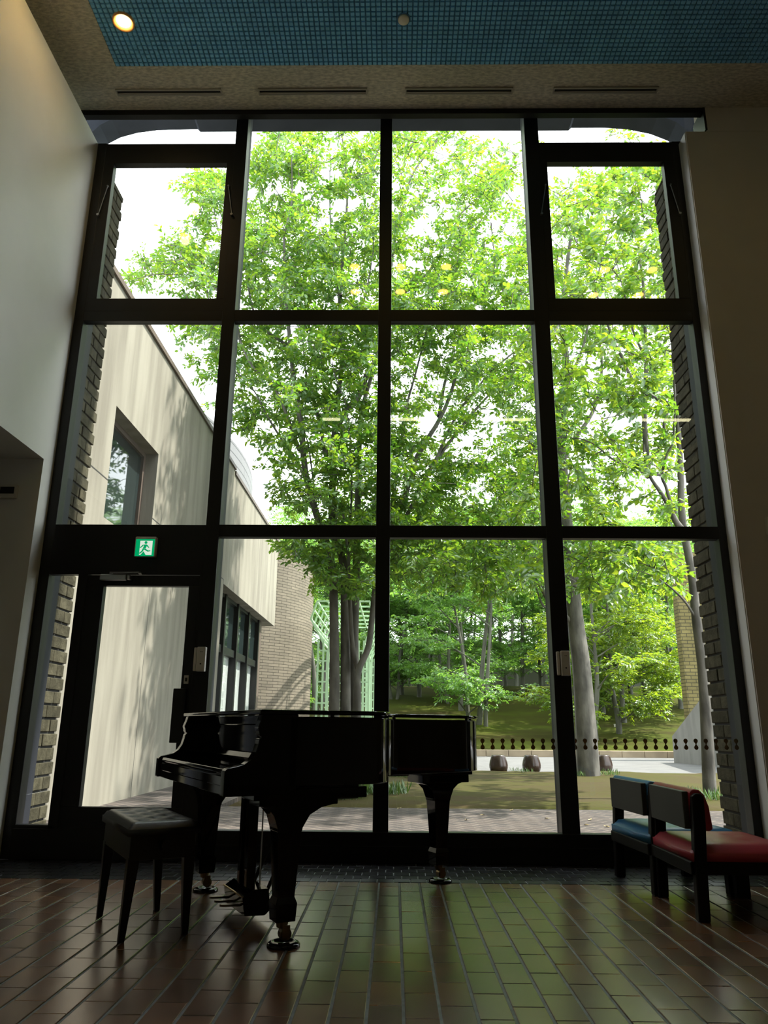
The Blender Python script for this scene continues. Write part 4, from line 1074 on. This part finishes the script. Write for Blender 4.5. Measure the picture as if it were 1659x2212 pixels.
# ---- woodland on the slope: a few kinds, copied
def forest_kind(h, lean, leaf, n_st, rad, seed, low=0.17, dens=1.0):
    rs = random.Random(seed); stems, tips = [], []
    for s in range(n_st):
        a = rs.uniform(0, 6.28); r0 = 0.25 * s
        bx_, by_ = r0 * math.cos(a), r0 * math.sin(a)
        lx, ly = lean * rs.uniform(-1, 1), lean * rs.uniform(-1, 1)
        pts = [Vector((bx_, by_, -0.3))] + [Vector((bx_ + lx * z / h + rs.uniform(-0.1, 0.1), by_ + ly * z / h + rs.uniform(-0.1, 0.1), z)) for z in (0.6, h * 0.25, h * 0.5, h * 0.75, h * 0.95)]
        rr = 0.14 if s == 0 else 0.10
        stems.append((pts, rr, 0.02))
        for b in range(int(20 / (1 + 0.5 * (n_st - 1)))):
            f = rs.uniform(low, 0.95); z = h * f
            i = min(4, int(f * 5)); p0 = pts[i].lerp(pts[i + 1], f * 5 - i) if i < 5 else pts[-1]
            ang = rs.uniform(0, 6.28); L = rad * (0.5 + 0.6 * math.sin(math.pi * min(0.93, f + 0.1))) * rs.uniform(0.7, 1.15)
            e = p0 + Vector((math.cos(ang) * L, math.sin(ang) * L, rs.uniform(0.2, 0.6) * L))
            stems.append(([p0, p0.lerp(e, 0.5) + Vector((0, 0, 0.1 * L)), e], 0.035, 0.008))
            for k in range(int(36 * dens)):
                q = rs.uniform(0.35, 1.08); c = p0.lerp(e, q)
                tips.append((c.x + rs.gauss(0, 0.38), c.y + rs.gauss(0, 0.38), c.z + rs.gauss(0, 0.14) + 0.08 * L * math.sin(3 * q)))
    P = np.array(tips); t = thing('woodland_tree', 'x', 'tree'); res = {}

    def twigs(nodes):
        S, D = connect(nodes, P); res['D'] = D
        return [(S, P, 0.010, 0.004)]
    stem_mesh(stems, 'trunk', M['bark_far'], t, twigs, n=7)
    D = res['D'] / np.maximum(np.linalg.norm(res['D'], axis=1, keepdims=True), 1e-6)
    D = D + RNG.normal(0, 0.4, D.shape); D[:, 2] *= 0.25; D /= np.linalg.norm(D, axis=1, keepdims=True)
    lv = leaves('foliage', *spray_leaves(P, D, 16, 0.60, 0.155, 0.48, 0.35), leaf, t); lv['kind'] = 'stuff'
    return t


def foot(px, py):
    """where a trunk foot seen at a pixel stands on the slope"""
    lo, hi = 26.5, 70.0
    best = min((abs(at(px, py, lo + (hi - lo) * k / 400).z - slope_z(lo + (hi - lo) * k / 400)), lo + (hi - lo) * k / 400) for k in range(401))
    Y = best[1]; p = at(px, py, Y); return (p.x, Y, slope_z(Y) - 0.05)


K = [forest_kind(10.5, 0.9, M['leaf_f'], 1, 2.3, 3), forest_kind(9.5, 1.3, M['leaf_f'], 3, 2.4, 8, dens=1.0), forest_kind(8.0, 0.8, M['leaf_y'], 1, 2.2, 21, low=0.14), forest_kind(12.0, 0.8, M['leaf_f'], 1, 2.6, 33, low=0.2)]
used = [False] * 4
GEN = 'slender grey trunked tree in the shady woodland on the slope'
spots = [(1031, 1566, 1, 1.0, 'clump of pale trunks at the foot of the lawn just right of the piano tail'), (997, 1537, 0, 0.9, None), (905, 1505, 0, 0.95, None), (870, 1500, 3, 0.9, None), (846, 1510, 1, 0.9, None),
         (965, 1515, 1, 0.9, None), (1055, 1506, 0, 1.0, None), (1127, 1498, 3, 0.95, 'tree with spreading roots at the crest of the lawn'), (1168, 1490, 0, 0.9, None), (1205, 1484, 1, 0.9, None),
         (1287, 1598, 2, 0.95, 'pale thin tree close behind the thick grey trunk near the kerb'), (1336, 1588, 2, 0.9, 'yellow green tree on the lawn beside the tiny white name plate'), (1350, 1562, 2, 0.95, None), (1302, 1541, 0, 0.9, None), (1326, 1530, 3, 0.85, None),
         (1366, 1532, 0, 0.9, None), (1397, 1546, 2, 1.0, None), (1422, 1520, 0, 0.95, None), (1445, 1512, 1, 0.95, None), (1470, 1530, 2, 0.95, None), (1240, 1505, 3, 0.9, None), (930, 1478, 3, 1.0, None), (1010, 1474, 3, 1.0, None), (1090, 1476, 0, 1.0, None),
         (800, 1508, 0, 0.95, None), (752, 1512, 3, 0.9, None), (706, 1512, 1, 0.95, None), (664, 1500, 3, 0.95, None), (686, 1566, 1, 0.9, 'leafy tree rising just left behind the pale green lattice arbour'), (1500, 1490, 3, 1.0, None), (780, 1478, 3, 1.0, None)]
spots += [(px, 1470, k, 1.15, 'BACK') for px, k in ((640, 0), (700, 3), (760, 1), (830, 0), (885, 3), (940, 0), (1000, 1), (1060, 3), (1115, 0), (1180, 3), (1240, 0), (1300, 1), (1360, 3), (1420, 0), (1480, 1))]
spots += [(px, 1470, k, 1.3, 'FAR') for px, k in ((620, 3), (720, 0), (820, 3), (900, 1), (980, 3), (1070, 0), (1150, 3), (1250, 1), (1340, 3), (1430, 0), (1510, 3))]
for i, (px, py, k, s, lab) in enumerate(spots):
    if lab == 'BACK':
        y = 52.0 + 1.5 * (i % 3); x = at(px, py, y).x; z = slope_z(y) - 0.05; lab = 'tree in the darkest back row of the woodland before the far grey wall'
    elif lab == 'FAR':
        y = 64.0 + 1.5 * (i % 3); x = at(px, py, y).x; z = slope_z(y) - 0.05; lab = 'tree top rising behind the far grey wall'
    else: x, y, z = foot(px, py)
    o = K[k] if not used[k] else copy_tree(K[k])
    used[k] = True
    o.location = (x, y, z); o.rotation_euler = (0, 0, i * 2.399); o.scale = (s, s, s)
    tag(o, lab or (GEN if k != 2 else 'slender yellow green tree among the trees on the slope'), 'tree')
    o['group'] = 'woodland trees on the slope'


# ---- grass tufts and fallen leaves
def tuft(spots_, name, label):
    B, A, N_, Ls = [], [], [], []
    for (x, y, r, n, h) in spots_:
        for k in range(n):
            a = random.uniform(0, 6.28); q = r * math.sqrt(random.random())
            B.append((x + q * math.cos(a), y + q * math.sin(a), 0.02)); b = random.uniform(0, 6.28)
            A.append((0.5 * math.cos(b), 0.5 * math.sin(b), random.uniform(0.6, 1.2))); N_.append((math.cos(b), math.sin(b), 0.1)); Ls.append(h * random.uniform(0.5, 1.2))
    L = np.array(Ls)
    g_ = leaves(name, np.array(B), np.array(A), np.array(N_), L, L * 0.09, M['grass'], None, fold=0.02)
    tag(g_, label, 'grass', kind='stuff')


tuft([(-0.85, 10.3, 0.45, 420, 0.26), (-0.2, 10.9, 0.4, 220, 0.2), (-1.5, 10.8, 0.4, 200, 0.2), (0.25, 14.5, 0.3, 130, 0.18), (3.5, 15.5, 0.25, 50, 0.12), (4.25, 15.75, 0.25, 60, 0.14), (4.1, 10.6, 0.35, 160, 0.16), (4.8, 10.7, 0.4, 160, 0.16), (2.7, 16.6, 0.3, 60, 0.1)],
     'grass', 'green grass tufts at the edges of the soil bed')
f0 = None
for (px, py) in ((1048, 1762), (1175, 1769), (1272, 1773), (1260, 1783), (1317, 1788), (858, 1748), (1008, 1771), (1102, 1752)):
    p = at(px, py, 8.0); t = CAM_H / (CAM_H - p.z); X, Y = p.x * t, 8.0 * t
    if f0 is None:
        f0 = MB().add([(0, 0, 0.004), (0.03, 0.022, 0.016), (0.075, 0.016, 0.012), (0.11, 0, 0.02), (0.075, -0.016, 0.012), (0.03, -0.022, 0.016), (0.055, 0, 0.004)], [(0, 6, 1), (1, 6, 2), (2, 6, 3), (3, 6, 4), (4, 6, 5), (5, 6, 0)]).build('fallen_leaf', M['dry_leaf']); o = f0
    else:
        o = f0.copy(); COL.objects.link(o)
    o.location = (X, Y, 0.002 if Y < 9.46 else 0.05); o.rotation_euler = (0, 0, px * 1.7); o.scale = (0.75, 0.75, 0.75)
    tag(o, 'pale dry fallen leaf lying on the paved path', 'leaf', 'fallen leaves on the path')
